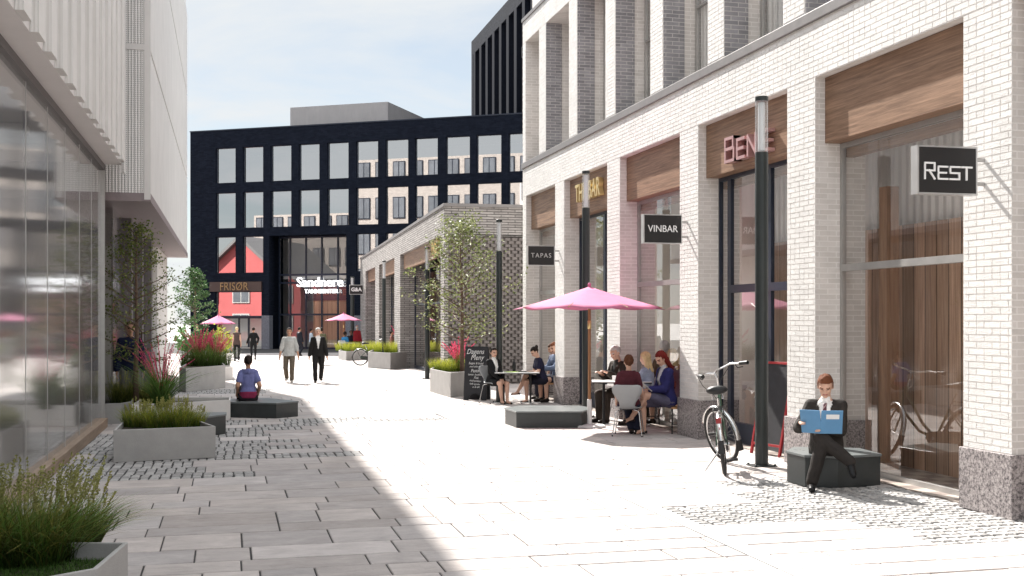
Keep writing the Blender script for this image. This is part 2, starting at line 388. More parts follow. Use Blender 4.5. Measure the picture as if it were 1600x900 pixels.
SHOP_GLASS = glass('shop_glass', (.97,.975,.97), .08, 0., .92)
FACADE_GLASS = glass('facade_glass', (.80,.80,.79), .24, .13, .95)
HAZE_GLASS = glass('hazed_glass', (.90,.89,.88), .30, .075, .95, haze=.13)
OFFICE_GLASS = glass('office_glass', (.5,.52,.55), .58, .0, .97)
ENTRY_GLASS = glass('entry_glass', (.93,.93,.93), .16, .0, .95)
CLEAR = glass('clear_glass', (.93,.95,.95), .06, 0., .8)
FRAME_GREY = plain('frame_metal', (.42,.41,.40), .4, .6, .08)
NAVY = plain('navy_frame', (.012,.018,.035), .35, 0, .1)
DARK_METAL = plain('lamp_paint', (.020,.026,.026), .38, .0, .15, bump=.05)
CHROME = plain('chrome', (.62,.62,.62), .22, 1., .05)
BLACK = plain('black_plastic', (.012,.012,.013), .5, 0, .15)
CONCRETE = plain('planter_concrete', (.36,.35,.34), .75, 0, .10, 3., .25, 70.)
PALE_CONC = plain('pale_concrete', (.62,.60,.58), .75, 0, .08, 2., .15, 50.)
BENCH = plain('bench_metal', (.028,.033,.034), .42, 0, .25, 4., .08, 120.)
SOIL = plain('soil', (.05,.04,.03), .95, 0, .35, 20., .6, 40.)
COPING = plain('coping_metal', (.20,.19,.19), .5, .3, .1)
GRANITE = granite('pink_granite', (.05,.045,.05), (.28,.25,.25), (.47,.43,.42), 38)
PINK = plain('pink_canvas', (.60,.185,.325), .85, 0, .08, 3., .15, 150., trans=.2)
CHALK = plain('chalkboard', (.018,.018,.022), .75, 0, .35, 5.)
CHALK_WHITE = plain('chalk', (.62,.62,.62), .9, 0, .2, 60.)
REDPAINT = plain('red_paint', (.28,.018,.022), .45, 0, .12)
SIGN_BLACK = plain('sign_face', (.012,.011,.012), .5, 0, .1)
SIGN_EDGE = plain('sign_edge', (.55,.55,.55), .35, .7, .05)
SIGN_WHITE = plain('sign_lettering', (.85,.85,.85), .5, 0, .02)
ROSE = plain('rose_metal', (.60,.38,.38), .35, .7, .05)
GOLD = plain('gold_metal', (.72,.55,.26), .35, .8, .05)
STAIN_GOLD = plain('dull_gold', (.34,.21,.10), .5, .2, .05)
LINEN = ribbed('curtain_cloth', (.84,.81,.78), pitch=.16, depth=.03, rough=.9)
PLASTER = plain('plaster', (.82,.80,.76), .9, 0, .04, 1.5)
TILE = None
# ------------------------------------------------------------------ lettering
def letters(text, size=1., depth=.02, mat=None, sx=1., spacing=1.0, bold=0.):
    """text as a mesh in the XZ plane, reading from -Y side (towards +X), origin at its centre"""
    cu = bpy.data.curves.new('lettering', 'FONT'); cu.body = text; cu.size = size; cu.extrude = depth/2; cu.space_character = spacing
    cu.align_x = 'CENTER'; cu.align_y = 'CENTER'; cu.resolution_u = 3; cu.offset = bold
    o = bpy.data.objects.new('lettering', cu); COL.objects.link(o)
    dg = bpy.context.evaluated_depsgraph_get(); me = bpy.data.meshes.new_from_object(o.evaluated_get(dg))
    bpy.data.objects.remove(o); bpy.data.curves.remove(cu)
    me.transform(M.Diagonal((sx,1,1,1))); me.transform(M.Rotation(math.radians(90), 4, 'X'))
    me.materials.clear(); me.materials.append(mat)
    return me
STROKES = {'R': [[(0,0),(0,1),(1,1),(1,.52),(0,.52)],[(.45,.52),(1,0)]], 'E': [[(1,0),(0,0),(0,1),(1,1)],[(0,.5),(.85,.5)]],
           'S': [[(0,0),(1,0),(1,.5),(0,.5),(0,1),(1,1)]], 'T': [[(.5,0),(.5,1)],[(0,1),(1,1)]],
           'B': [[(0,0),(0,1),(.9,1),(.9,.54),(0,.54)],[(.9,.54),(1,.5),(1,0),(0,0)]], 'N': [[(0,0),(0,1),(1,0),(1,1)]]}
def stroke_text(items, thick, depth, mat):
    """square-cut lettering: items (char, x, width, height); XZ plane"""
    mb = MB(); e = 0
    for ch, x, w, h in items:
        for line in STROKES[ch]:
            for i in range(len(line)-1):
                a = V((x+line[i][0]*w, 0, line[i][1]*h)); b = V((x+line[i+1][0]*w, 0, line[i+1][1]*h))
                d = (b-a).normalized(); n = V((-d.z, 0, d.x)); e += .0004
                a -= d*thick/2; b += d*thick/2
                q = [a+n*thick/2, b+n*thick/2, b-n*thick/2, a-n*thick/2]
                mb.add([(p.x, -depth/2-e, p.z) for p in q] + [(p.x, depth/2+e, p.z) for p in q], [(0,1,2,3),(7,6,5,4),(0,4,5,1),(1,5,6,2),(2,6,7,3),(3,7,4,0)])
    return mb.mesh('lettering', mat)
def put(name, me, parent, loc, rz=0.):
    o = link_mesh(name, me, parent); me.transform(M.Translation(V(loc)) @ M.Rotation(rz, 4, 'Z')); return o

# ------------------------------------------------------------------ ground
random.seed(7)
STONE = toned('paving_stone', .82, .22, 3.0, .55, 22., macro=.12, stretch=(1.,1.9,1.))
SETT = toned('granite_setts', .8, .3, 30., .5, 60.)
BED = plain('joint_bed', (.035,.033,.033), .95, 0, .3, 30.)
m = MB(); m.box(-300, 300, -120, 400, -.6, -.03); tag(m.build('ground', plain('far_ground', (.40,.385,.375), .85, 0, .15, .4)), kind='structure')
m = MB(); m.box(-30, 30, 1.0, 95, -.03, -.012); tag(m.build('joint_bedding', BED), kind='structure')

def sett_zone(x, y):
    """where the small setts replace the slabs"""
    j = mnoise.noise(V((x*.9, math.floor(y/.36)*1.7, 3.1)))
    if 13.9 < y < 20.6 and -2.2 < x < .15 + j*1.3 + (.5 if y > 16 else -.2): return True
    if 16.0 < y < 21.0 and .1 < x < 1.15 + j*1.0: return (math.floor(y/.5) % 2 == 0) or y > 20
    if 21.0 < y < 22.2 and -.6 < x < 4.6: return j > -.10
    if 8.2 < y < 12.6 and 5.15 + j*1.5 - (.6 if 9.8 < y < 10.9 else 0) < x < 7.3: return True
    if 29.5 < y < 31.5 and -1.5 < x < 1.0: return True
    if 2 < y < 7.2 and x > 6.1 + j: return True
    return False
slab = MB(); sett = MB()
def block(mb, x0, x1, y0, y1, g, top, ch):
    y0 += g*.5; y1 -= g*.5
    a = [(x0+g,y0+g),(x1-g,y0+g),(x1-g,y1-g),(x0+g,y1-g)]
    b = [(x0+g+ch,y0+g+ch),(x1-g-ch,y0+g+ch),(x1-g-ch,y1-g-ch),(x0+g+ch,y1-g-ch)]
    mb.add([(p[0],p[1],-.012) for p in a]+[(p[0],p[1],top-ch*.8) for p in a]+[(p[0],p[1],top) for p in b],
           [(0,1,5,4),(1,2,6,5),(2,3,7,6),(3,0,4,7),(4,5,9,8),(5,6,10,9),(6,7,11,10),(7,4,8,11),(8,9,10,11)])
DRAIN = (4.06, 4.24)
y = 2.0
while y < 64:
    h = random.choice([.40,.46,.52,.58,.66]); x = -9. + random.random()*.6
    while x < 7.7:
        w = random.choice([.42,.55,.7,.8,.95,1.15])*random.uniform(.92,1.08); x1 = x+w
        if y < 30 and x < DRAIN[0] < x1: x1 = DRAIN[0]
        elif y < 30 and abs(x-DRAIN[0]) < 1e-6: x = DRAIN[1]; x1 = x+w
        if x1 - x > .08:
            cx, cy = (x+x1)/2, y+h/2
            if sett_zone(cx, cy):
                nx = max(1, round((x1-x)/.118)); ny = max(1, round(h/.118)); sx = (x1-x)/nx; sy = h/ny
                for i in range(nx):
                    for k in range(ny):
                        t = random.uniform(.26,.40); jx = random.uniform(-.006,.006)
                        sett.col = (t*1.03, t, t*.98)
                        block(sett, x+i*sx+jx, x+(i+1)*sx+jx, y+k*sy+random.uniform(-.004,.004), y+(k+1)*sy, random.uniform(.007,.012), random.uniform(-.004,.004), .012)
            else:
                t = random.uniform(.33,.46) if y < 30 else random.uniform(.36,.42); wm = random.uniform(-.015,.02); slab.col = (t*(1.075+wm), t*.98, t*(.945-wm))
                block(slab, x, x1, y, y+h, random.uniform(.0045,.009), random.uniform(-.002,.002), .007)
        x = x1
    y += h
tag(slab.build('paving', STONE), kind='structure')
tag(sett.build('sett_paving', SETT), kind='structure')
m = MB(); m.box(DRAIN[0]+.004, DRAIN[1]-.004, 2, 30, -.012, -.001); tag(m.build('drain_strip', plain('drain_stone', (.36,.36,.36), .7, 0, .12, 3)), kind='structure')
m = MB()
for a, b, w in ((G(500,648), G(668,592), .03), (G(668,592), G(520,577), .04)):
    a = V(a); b = V(b); d = (b-a).normalized(); n = V((-d.y, d.x))*w
    m.prism([a+n, b+n, b-n, a-n], -.01, .003)
tag(m.build('drainage_line', plain('drain_iron', (.2,.2,.2), .6, .3, .1)), kind='structure')

# ------------------------------------------------------------------ white brick building on the right
WX = 7.2
PIERS = [(1.9,2.65),(5.6,6.35),(9.31,10.05),(13.03,13.78),(16.72,17.48),(20.42,21.17),(24.1,24.82),(27.41,27.75)]
wb = empty('white_brick_building', (WX+3, 15, 0), 0, 'white brick building with wooden shop fascias and tall upper windows along the right side', 'building')
def wpart(name, mb, mat, parent=None, **kw):
    par = parent or wb
    off = par.matrix_world.translation if parent is None else (0,0,0)
    if parent is None: mb.shift((WX+3, 15, 0))
    return mb.build(name, mat, par, **kw)
m = MB(); XB = 7.9
for a, b in PIERS: m.box(WX, XB, a, b, .0, 4.95)
m.box(WX, XB, 1.9, 27.75, 4.95, 5.66)                       # lintel band
STR = [13.6+.3+k*2.46 for k in range(-5, 7)]               # far edges of the slim upper piers
STR = [(13.3+k*2.46, 13.9+k*2.46) for k in range(-4, 6)]
for a, b in STR: m.box(WX, XB, a, b, 5.80, 8.80)
m.box(WX, XB, 1.9, STR[0][0], 5.80, 8.80); m.box(WX, XB, 27.45, 27.75, 5.80, 8.80)
m.box(WX, XB, 1.9, 27.75, 8.80, 9.35)
m.box(WX+.25, XB, 1.9, 27.75, 9.35, 12.6)
m.box(XB, 12, 27.45, 27.75, 0, 12.6); 
wall_r = wpart('wall', m, WHITE_BRICK)
m = MB(); rb = random.Random(3); row = 0
def face_brick(z0, z1, spans):
    global row
    r0 = int(round(z0/.067)); r1 = int(round(z1/.067))
    for rw in range(r0, r1):
        za, zb = max(z0, rw*.067)+.006, min(z1, (rw+1)*.067)-.006
        if zb-za < .02: continue
        for a, b in spans:
            k = math.floor((a-.12*(rw % 2))/.24)
            y = .24*k + .12*(rw % 2)
            while y < b:
                segs = [(y, y+.24)] if rb.random() > .25 else [(y, y+.12), (y+.12, y+.24)]
                for ya, yb in segs:
                    ya = max(a, ya)+.006; yb = min(b, yb)-.006
                    if yb-ya < .025: continue
                    t = rb.uniform(.655,.735); m.col = (t, t*.985, t*.965); p = WX-.0042-rb.uniform(0,.0012)
                    m.add([(p,ya,za),(p,yb,za),(p,yb,zb),(p,ya,zb),(WX,ya,za),(WX,yb,za),(WX,yb,zb),(WX,ya,zb)], [(0,1,2,3),(0,4,5,1),(1,5,6,2),(2,6,7,3),(3,7,4,0)])
                y += .24
PP = [q for q in PIERS if q[1] > 5]
face_brick(.61, 4.95, PP); face_brick(4.95, 5.66, [(5.6, 27.75)]); face_brick(5.80, 8.80, [q for q in STR if q[0] > 7]+[(27.45,27.75)]); face_brick(8.80, 9.35, [(8, 27.75)])
wpart('face_bricks', m, FACE_BRICK)
m = MB(); m.box(WX-.035, XB, 1.88, 27.78, 5.66, 5.80); wpart('coping', m, COPING, bevel=.01)
m = MB(); m.box(WX-.03, WX+.25, 1.88, 27.78, 9.35, 9.43); wpart('coping', m, COPING)
m = MB(); m.box(WX+.2, 12.2, 1.88, 27.78, 12.6, 12.75); wpart('roof', m, COPING)
for a, b in PIERS:
    m = MB(); m.box(WX-.035, XB-.02, a-.035, b+.03, 0, .61); wpart('plinth', m, GRANITE, bevel=.006)
m = MB(); m.box(11.8, 12, 1.9, 27.45, 0, 12.6); m.box(WX+.4, 12, 1.9, 2.0, 0, 12.6); wpart('back_wall', m, PLASTER)
m = MB(); m.box(XB, 11.8, 2.0, 27.45, 4.72, 4.9); m.box(XB, 11.8, 2.0, 27.45, 9.2, 9.3); wpart('ceiling', m, PLASTER)
def checker():
    m = bpy.data.materials.new('shop_floor'); nt, out = nodes_of(m); L = nt.links.new
    tc = N(nt,'ShaderNodeTexCoord'); ck = N(nt,'ShaderNodeTexChecker'); ck.inputs['Scale'].default_value = 4.2
    ck.inputs[1].default_value = (.40,.35,.31,1); ck.inputs[2].default_value = (.22,.18,.16,1); L(tc.outputs['Object'], ck.inputs[0])
    b = N(nt,'ShaderNodeBsdfPrincipled'); b.inputs['Roughness'].default_value = .4; L(ck.outputs[0], b.inputs[0]); L(b.outputs[0], out.inputs[0]); return m
TILE = checker()
m = MB(); m.box(WX+.12, 11.8, 2.0, 27.45, -.011, .012); wpart('shop_floor', m, TILE)
m = MB(); m.box(8.40, 8.50, 6.4, 16.8, .012, 3.1); wpart('boarded_wall', m, PANEL_WOOD)
m = MB(); m.box(8.53, 8.59, 6.4, 16.8, .012, 4.7); wpart('slatted_wall', m, LINEN)
m = MB(); m.box(8.7, 8.8, 17.0, 27.4, .012, 4.7); wpart('shop_wall', m, plain('beige_wall', (.74,.67,.59), .9, 0, .06, 1.2))
m = MB(); m.box(7.95, 8.12, 12.62, 12.79, .012, 3.55); wpart('wood_post', m, POST_WOOD)
m = MB(); m.box(8.4, 8.69, 16.85, 16.95, .012, 4.7); wpart('partition', m, WHITE_BRICK)
# bays: (near pier, far pier, kind)
def bay(i, kind):
    y0 = PIERS[i][1]; y1 = PIERS[i+1][0]
    xf = WX+.13
    m = MB(); m.box(xf, xf+.10, y0+.004, y1-.004, 4.12, 4.945)
    m.box(xf+.10, xf+.42, y0+.004, y1-.004, 4.12, 4.16)
    fas = wpart('fascia_board', m, FASCIA_WOOD)
    gx = 7.54
    w = MB(); t = .05
    w.box(gx, gx+.06, y0+.004, y0+t, .012, 4.118); w.box(gx, gx+.06, y1-t, y1-.004, .012, 4.118)
    w.box(gx, gx+.06, y0+t, y1-t, .012, .07); w.box(gx, gx+.06, y0+t, y1-t, 4.06, 4.118)
    if kind == 'door':
        w.box(gx+.002, gx+.058, y1-.45, y1-.33, .07, 4.06); w.box(gx-.01, gx+.07, y0+t, y1-.45, 2.3, 2.42)
        w.box(gx+.002, gx+.058, y0+1.15, y0+1.27, .07, 4.06); w.box(gx-.012, gx+.072, y0+t, y1-.45, .07, .32)
    else: w.box(gx-.02, gx+.08, y0+t, y1-t, 2.50, 2.585)
    win = wpart('shop_window', w, NAVY if kind == 'door' else FRAME_GREY)
    g = MB(); g.quad((gx+.03,y0+.03,.03),(gx+.03,y1-.03,.03),(gx+.03,y1-.03,4.1),(gx+.03,y0+.03,4.1)); g.shift((WX+3,15,0)); g.build('pane', SHOP_GLASS, win, recalc=False)
    m = MB(); m.box(gx+.08, gx+.2, y0+.004, y1-.004, 3.95, 4.06); wpart('blind_box', m, FASCIA_WOOD)
    return fas
fas = {}
for i, k in ((0,'win'),(1,'win'),(2,'win'),(3,'door'),(4,'win'),(5,'door'),(6,'win')): fas[i] = bay(i, k)
# letters on the fascias: reading from the street, so text runs along -Y
def on_wall(me, x, y, z): me.transform(M.Translation((x-WX-3, y-15, z)) @ M.Rotation(math.radians(-90), 4, 'Z')); return me
h = .27
link_mesh('lettering', on_wall(stroke_text([('B',-.66,.30,h*1.25),('E',-.24,.23,h),('N',.11,.25,h),('E',.48,.22,h)], .045, .11, ROSE), WX+.065, 15.1, 4.24), fas[3])
link_mesh('lettering', on_wall(letters('THE BAR', .52, .10, GOLD, .78, 1.05, .008), WX+.07, 22.55, 4.55), fas[5])
# upper windows
for k, (a, b) in enumerate(STR):
    n = STR[k+1][0] if k+1 < len(STR) else 27.45
    m = MB(); m.box(WX+.004, WX+.38, a-.02, a-.002, 5.80, 8.80)
    if k: wpart('dark_brick_reveal', m, GREY_BRICK)
    if n - b < .3: continue
    gx = 7.78; w = MB()
    w.box(gx, gx+.05, b+.002, b+.05, 5.80, 8.80); w.box(gx, gx+.05, n-.07, n-.022, 5.80, 8.80); w.box(gx, gx+.05, b+.05, n-.07, 5.80, 5.86); w.box(gx, gx+.05, b+.05, n-.07, 8.74, 8.80)
    w.box(gx-.005, gx+.055, b+.05, n-.07, 7.2, 7.24); w.box(gx-.004, gx+.054, (b+n)/2-.02, (b+n)/2+.02, 5.86, 8.74)
    win = wpart('upper_window', w, FRAME_GREY)
    g = MB(); g.quad((gx+.025,b+.03,5.82),(gx+.025,n-.04,5.82),(gx+.025,n-.04,8.78),(gx+.025,b+.03,8.78)); g.shift((WX+3,15,0)); g.build('pane', SHOP_GLASS, win, recalc=False)
    c = MB(); c.box(7.86, 7.88, b+.06, n-.08, 5.82, 8.75); wpart('curtain', c, LINEN)

# ------------------------------------------------------------------ hanging signs
def blade_sign(y, x0, x1, z0, z1, me, label, bracket=True, scale_tf=None):
    r = empty('hanging_sign', (x1, y, z0), 0, label, 'sign', 'black shop signs hung out from the walls')
    cx = (x0+x1)/2 - x1; w = x1-x0; h = z1-z0; d = .05
    b = MB(); b.box(x0-x1+.016, -.016, -d, d, .016, h-.016); b.build('panel', SIGN_BLACK, r)
    e = MB()
    e.box(x0-x1, 0, -d-.006, d+.006, 0, .016); e.box(x0-x1, 0, -d-.006, d+.006, h-.016, h); e.box(x0-x1, x0-x1+.016, -d-.006, d+.006, .016, h-.016); e.box(-.016, 0, -d-.006, d+.006, .016, h-.016)
    e.build('rim', SIGN_EDGE, r)
    for zz in (h*.25, h*.75):
        k = MB(); k.box(0.001, WX-x1+.14 if bracket else .12, -.012, .012, zz-.018, zz+.018); k.build('bracket', FRAME_GREY, r)
    me.transform(M.Translation((cx, -d-.004, h/2))); link_mesh('lettering', me, r)
    return r
blade_sign(9.72, 6.42, 7.08, 3.10, 3.57, (lambda me: (me.transform(M.Translation((0,0,-.085))), me)[1])(stroke_text([('R',-.25,.105,.15),('E',-.105,.10,.118),('S',.025,.10,.118),('T',.15,.11,.118)], .017, .012, SIGN_WHITE)), 'black sign with pale rim reading REST on the nearest white brick pier')
blade_sign(17.15, 6.42, 7.08, 3.10, 3.57, letters('VINBAR', .155, .012, SIGN_WHITE, .95), 'black sign with pale rim reading VINBAR on a white brick pier')
blade_sign(24.5, 6.45, 7.08, 3.08, 3.53, letters('TAPAS', .145, .012, plain('dim_lettering', (.5,.49,.48), .5, 0, .02), .95, 1.25), 'black sign in thin grey letters reading TAPAS by the end pier')

# ------------------------------------------------------------------ long brick pavilion in the middle
PA = (6.08, 32.5); PR = -math.radians(1.87)
pv = empty('brick_pavilion', (PA[0], PA[1], 0), PR, 'low grey-brown brick pavilion with pierced end wall behind the small tree', 'building')
def py_(px):
    u = (px-800)/F; return (u*33+1.97)/(-.2101-.9777*u)
HB = 5.16; LB = 30.3
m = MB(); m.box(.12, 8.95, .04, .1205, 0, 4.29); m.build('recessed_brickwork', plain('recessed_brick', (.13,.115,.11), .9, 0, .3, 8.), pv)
m = MB()
ppx = [(694,688),(625,616),(592,586),(571,563)]
pp = [(py_(a), py_(b)) for a, b in ppx]; pp[0] = (.121, pp[0][1]); pp[-1] = (pp[-1][0], LB)
for a, b in pp: m.box(0, .9, a, b, 0, 4.37)
m.box(0, .9, 0, LB, 4.37, HB)
m.box(.9, 9, 0, .35, 4.3, HB); m.box(.9, 9, .121, .35, 0, 4.3); m.box(.9, 9, LB-.4, LB, 0, HB); m.box(8.6, 9, .35, LB-.4, 0, HB)
m.build('wall', LONG_BRICK, pv)
m = MB(); m.box(-.03, 9.03, -.03, LB+.03, HB, HB+.09); m.build('roof', COPING, pv)
m = MB(); e = 0
nz_ = int((4.28-.05)/.094)
for r in range(nz_):
    z = .05 + r*.094
    for k in range(42):
        x = .125 + k*.21 + (.105 if r % 2 else 0)
        if x > 8.8: continue
        m.box(x, x+.145, -.01, .119, z, z+.084)
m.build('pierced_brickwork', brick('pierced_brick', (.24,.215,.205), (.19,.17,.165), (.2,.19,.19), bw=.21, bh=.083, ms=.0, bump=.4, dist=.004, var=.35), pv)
m = MB(); m.box(.0, .118, -.008, .119, 0.0, 4.3); m.build('corner_bricks', LONG_BRICK, pv)
m = MB(); m.box(0.0, 9, .0, .119, 4.3, 4.369); m.build('lintel_course', LONG_BRICK, pv)
for i in range(3):
    a = pp[i][1]; b = pp[i+1][0]
    f = MB(); f.box(.14, .24, a+.004, b-.004, 3.80, 4.365); fo = f.build('fascia_board', FASCIA_WOOD, pv)
    w = MB(); w.box(.55,.61,a+.004,a+.06,0,3.8); w.box(.55,.61,b-.06,b-.004,0,3.8)
    nn = 3 if b-a > 4 else 2
    for k in range(1, nn): yy = a+(b-a)*k/nn; w.box(.55,.61,yy-.03,yy+.03,0,3.8)
    w.box(.54,.62,a+.06,b-.06,2.4,2.47); w.box(.54,.62,a+.06,b-.06,0,.12)
    wo = w.build('shop_window', NAVY, pv)
    g = MB(); g.quad((.58,a+.03,.1),(.58,b-.03,.1),(.58,b-.03,3.79),(.58,a+.03,3.79)); g.build('pane', SHOP_GLASS, wo, recalc=False)
    if i == 0:
        me = letters('ENRE', .62, .1, GOLD, .8, 1.05, .01); me.transform(M.Translation((.08, a+1.6, 4.08)) @ M.Rotation(math.radians(-90), 4, 'Z')); link_mesh('lettering', me, fo)
m = MB(); m.box(3.2, 3.3, .4, LB-.5, 0, 4.3); m.build('inner_wall', PANEL_WOOD, pv)
m = MB(); m.box(.6, 8.6, .36, LB-.4, -.011, .012); m.build('inner_floor', TILE, pv)
gx, gy = GZ(572, 57)
r = empty('hanging_sign', (7.0, 60.2, 3.2), PR, 'small black sign reading G&A at the far end of the brick pavilion', 'sign', 'black shop signs hung out from the walls')
zc = 60.0
m = MB(); m.box(-.78,-.1,-.05,.05,0,.46); m.build('panel', SIGN_BLACK, r)
m = MB(); m.box(-.80,-.08,-.04,.04,-.025,.485); m.build('rim', SIGN_EDGE, r)
m = MB(); m.box(-.08,.05,-.015,.015,.2,.26); m.build('bracket', FRAME_GREY, r)
me = letters('G&A', .27, .02, SIGN_WHITE, 1., 1., .008); me.transform(M.Translation((-.44,-.056,.23))); link_mesh('lettering', me, r)

# ------------------------------------------------------------------ black building across the end
DL = (-2.34, 75.7); DR = -math.atan2(.5187, .8529)
db = empty('black_brick_building', (DL[0], DL[1], 0), DR, 'black brick office block with square window grid closing the end of the street', 'building')
def ds(px, back=0.):
    u = (px-800)/F
    # local point (s, back): camera coordinates
    ox, oz = -20.6 + .297*back*1.0, 72.9 + .953*back
    return (oz*u - ox)/(.953 + .297*u)
KZ = .0405
def dz(py): return EYE + (HOR-py)*KZ
HT = 13.82; LD = 34.0; REC = .14
cols = [(338,366),(380.5,409),(423.6,452.8),(467.5,496.7),(512,542),(557,588),(603,635),(649,681),(697,731),(745,780),(795,829)]
cs = [(ds(a)-.07, ds(b)+.07) for a, b in cols]
st_ = cs[-1][0]-cs[-2][0]
while cs[-1][1] + st_ < LD-1: cs.append((cs[-1][0]+st_, cs[-1][1]+st_))
rows = [(dz(286), dz(231)), (dz(357), dz(301)), (dz(427), dz(370))]
at0, at1 = ds(420), ds(540)
sh0, sh1 = ds(336), ds(408)
m = MB()
m.box(0, LD, 0, .5, rows[0][1], HT); m.box(0, LD, 0, .5, rows[1][1], rows[0][0]); m.box(0, LD, 0, .5, rows[2][1], rows[1][0])
edges = [0] + [e for c in cs for e in c] + [LD]
for z0, z1 in rows[:2]:
    for k in range(0, len(edges), 2): m.box(edges[k], edges[k+1], 0, .5, z0, z1)
# third row and ground storey, with the entrance cut out
lo = [(0, cs[0][0]), (cs[0][1], cs[1][0]), (cs[1][1], at0)]
for a, b in lo: m.box(a, b, 0, .5, rows[2][0], rows[2][1])
m.box(at1, cs[5][0], 0, .5, rows[2][0], rows[2][1])
for k in range(5, len(cs)): m.box(cs[k][1], cs[k+1][0] if k+1 < len(cs) else LD, 0, .5, rows[2][0], rows[2][1])
zt = dz(440)
m.box(0, at0, 0, .5, zt, rows[2][0]); m.box(at1, LD, 0, .5, zt, rows[2][0])
m.box(0, sh0, 0, .5, 0, zt); m.box(sh1, at0, 0, .5, 0, zt); m.box(at1, at1+1.2, 0, .5, 0, zt)
for k in range(6, len(cs)): m.box(cs[k][1]-.1, cs[k][1]+1.0, 0, .5, 0, zt)
m.box(at0-.001, at0, .5, 1.8, 0, rows[2][1]); m.box(at0-.3, at0, .5, 1.8, 0, rows[2][1]); m.box(at1, at1+.3, .5, 1.8, 0, rows[2][1]); m.box(at0, at1, .5, 1.8, rows[2][1], rows[2][1]+.3)
m.box(0, .5, .5, 16, 0, HT); m.box(LD-.5, LD, .5, 16, 0, HT); m.box(0, LD, 16, 16.4, 0, HT); m.box(.5, LD-.5, .5, 16, HT-.7, HT-.4)
db_wall = m.build('wall', BLACK_BRICK, db)
m = MB(); m.box(-.03, LD+.03, -.03, .6, HT, HT+.07); m.build('coping', NAVY, db)
for aa, bb_ in ((sh1+.02, at0+.03), (at1-.03, at1+1.25)):
    m = MB(); m.box(aa, bb_, -.04, .4, 0, 2.1); m.build('plinth', granite('blue_granite', (.05,.055,.07), (.13,.14,.17), (.25,.26,.30), 30), db)
def dwin(s0, s1, z0, z1, mull=(), trans=(), depth=REC, mat=OFFICE_GLASS, fw=.035):
    w = MB()
    w.box(s0+.002, s0+fw, depth, depth+.08, z0+.002, z1-.002); w.box(s1-fw, s1-.002, depth, depth+.08, z0+.002, z1-.002); w.box(s0+fw, s1-fw, depth, depth+.08, z0+.002, z0+fw); w.box(s0+fw, s1-fw, depth, depth+.08, z1-fw, z1-.002)
    for s in mull: w.box(s-.05, s+.05, depth-.01, depth+.07, z0+fw, z1-fw)
    for z in trans: w.box(s0+fw, s1-fw, depth-.02, depth+.06, z-.06, z+.06)
    wo = w.build('window', NAVY, db)
    g = MB(); g.quad((s0+.03,depth+.05,z0+.03),(s1-.03,depth+.05,z0+.03),(s1-.03,depth+.05,z1-.03),(s0+.03,depth+.05,z1-.03)); g.build('pane', mat, wo, recalc=False)
    return wo
for z0, z1 in rows[:2]:
    for a, b in cs: dwin(a, b, z0, z1)
for k, (a, b) in enumerate(cs):
    if k in (0, 1) or k >= 5: dwin(a, b, rows[2][0], rows[2][1])
# rooms behind the panes
m = MB()
for z in (rows[0][0]-.35, rows[1][0]-.35, rows[2][0]-.35): m.box(.5, LD-.5, 1.9, 15.9, z, z+.2)
m.box(.5, LD-.5, 6, 6.2, 0, HT-.7); m.build('inner_walls', plain('office_wall', (.55,.54,.53), .9, 0, .1, .8), db)
# hairdresser front and entrance
m = MB(); m.box(sh0-.35, sh1+.05, -.12, .3, dz(455.6), dz(440.6)); fo = m.build('fascia_board', plain('brown_fascia', (.075,.045,.038), .6, 0, .12, 3), db)
me = letters('FRIS\u00d8R', .72, .05, STAIN_GOLD, .85, 1.05, .0); me.transform(M.Translation((ds(367), -.15, dz(448.5)))); link_mesh('lettering', me, fo)
dwin(sh0, sh1, 2.05, dz(455.6)-.01); dwin(sh0, sh1, .1, 1.95, mull=(ds(386), ds(371)), mat=SHOP_GLASS)
m = MB(); m.box(sh0, sh1, .85, .9, .0, 1.94); m.build('shop_screen', PLASTER, db)
m = MB(); m.box(sh0, sh1, .02, .4, 1.95, 2.05); m.build('shop_beam', NAVY, db)
ze = rows[2][1]
ent = dwin(at0, at1, 0, ze, mull=[ds(x) for x in (438,463,488,513.5)], trans=[dz(429.5), dz(442), dz(491.5)], depth=1.2, mat=ENTRY_GLASS, fw=.1)
ent.name = 'entrance_glazing'
SIGNGLOW = glow('lit_sign', (1,1,1), .9)
r = empty('lit_shop_sign', (0,0,0), 0, 'glowing white sign lettering over the glass entrance of the black building', 'sign')
r.parent = None; p0 = db.matrix_basis if False else None
ang = DR; cx_, cy_ = ds(488), .95
r.location = (DL[0]+cx_*math.cos(ang)-cy_*math.sin(ang), DL[1]+cx_*math.sin(ang)+cy_*math.cos(ang), dz(442)); r.rotation_euler = (0,0,ang)
me = letters('Sandnere', .86, .12, SIGNGLOW, 1.0, 1.0, .0); link_mesh('lettering', me, r)
me = letters('TANNSENTER', .36, .08, SIGNGLOW, .95, 1.1, .0); me.transform(M.Translation((.1,0,-.56))); link_mesh('small_lettering', me, r)
m = MB(); m.box(ds(470), at1-.15, 1.62, 1.70, .013, 3.05); m.build('foyer_boards', PALE_WOOD, db)
m = MB(); m.box(ds(462), at1-.12, 1.55, 1.60, 3.06, 4.15); fb = m.build('inner_fascia', plain('plum_fascia', (.06,.035,.05), .6, 0, .1), db)
me = letters('BLOMSTER', .55, .04, plain('copper_lettering', (.26,.10,.07), .5, 0, .05), .85, 1.05); me.transform(M.Translation((ds(503), 1.53, 3.55))); link_mesh('lettering', me, fb)
# roof plant room
a0 = ds(453, 6.); a1 = ds(605, 6.)
m = MB(); m.box(a0, a1, 6, 12.5, HT-.4, 16.25); 
m.build('plant_room', ribbed('zinc_cladding', (.38,.36,.36), pitch=.4, depth=.01), db)
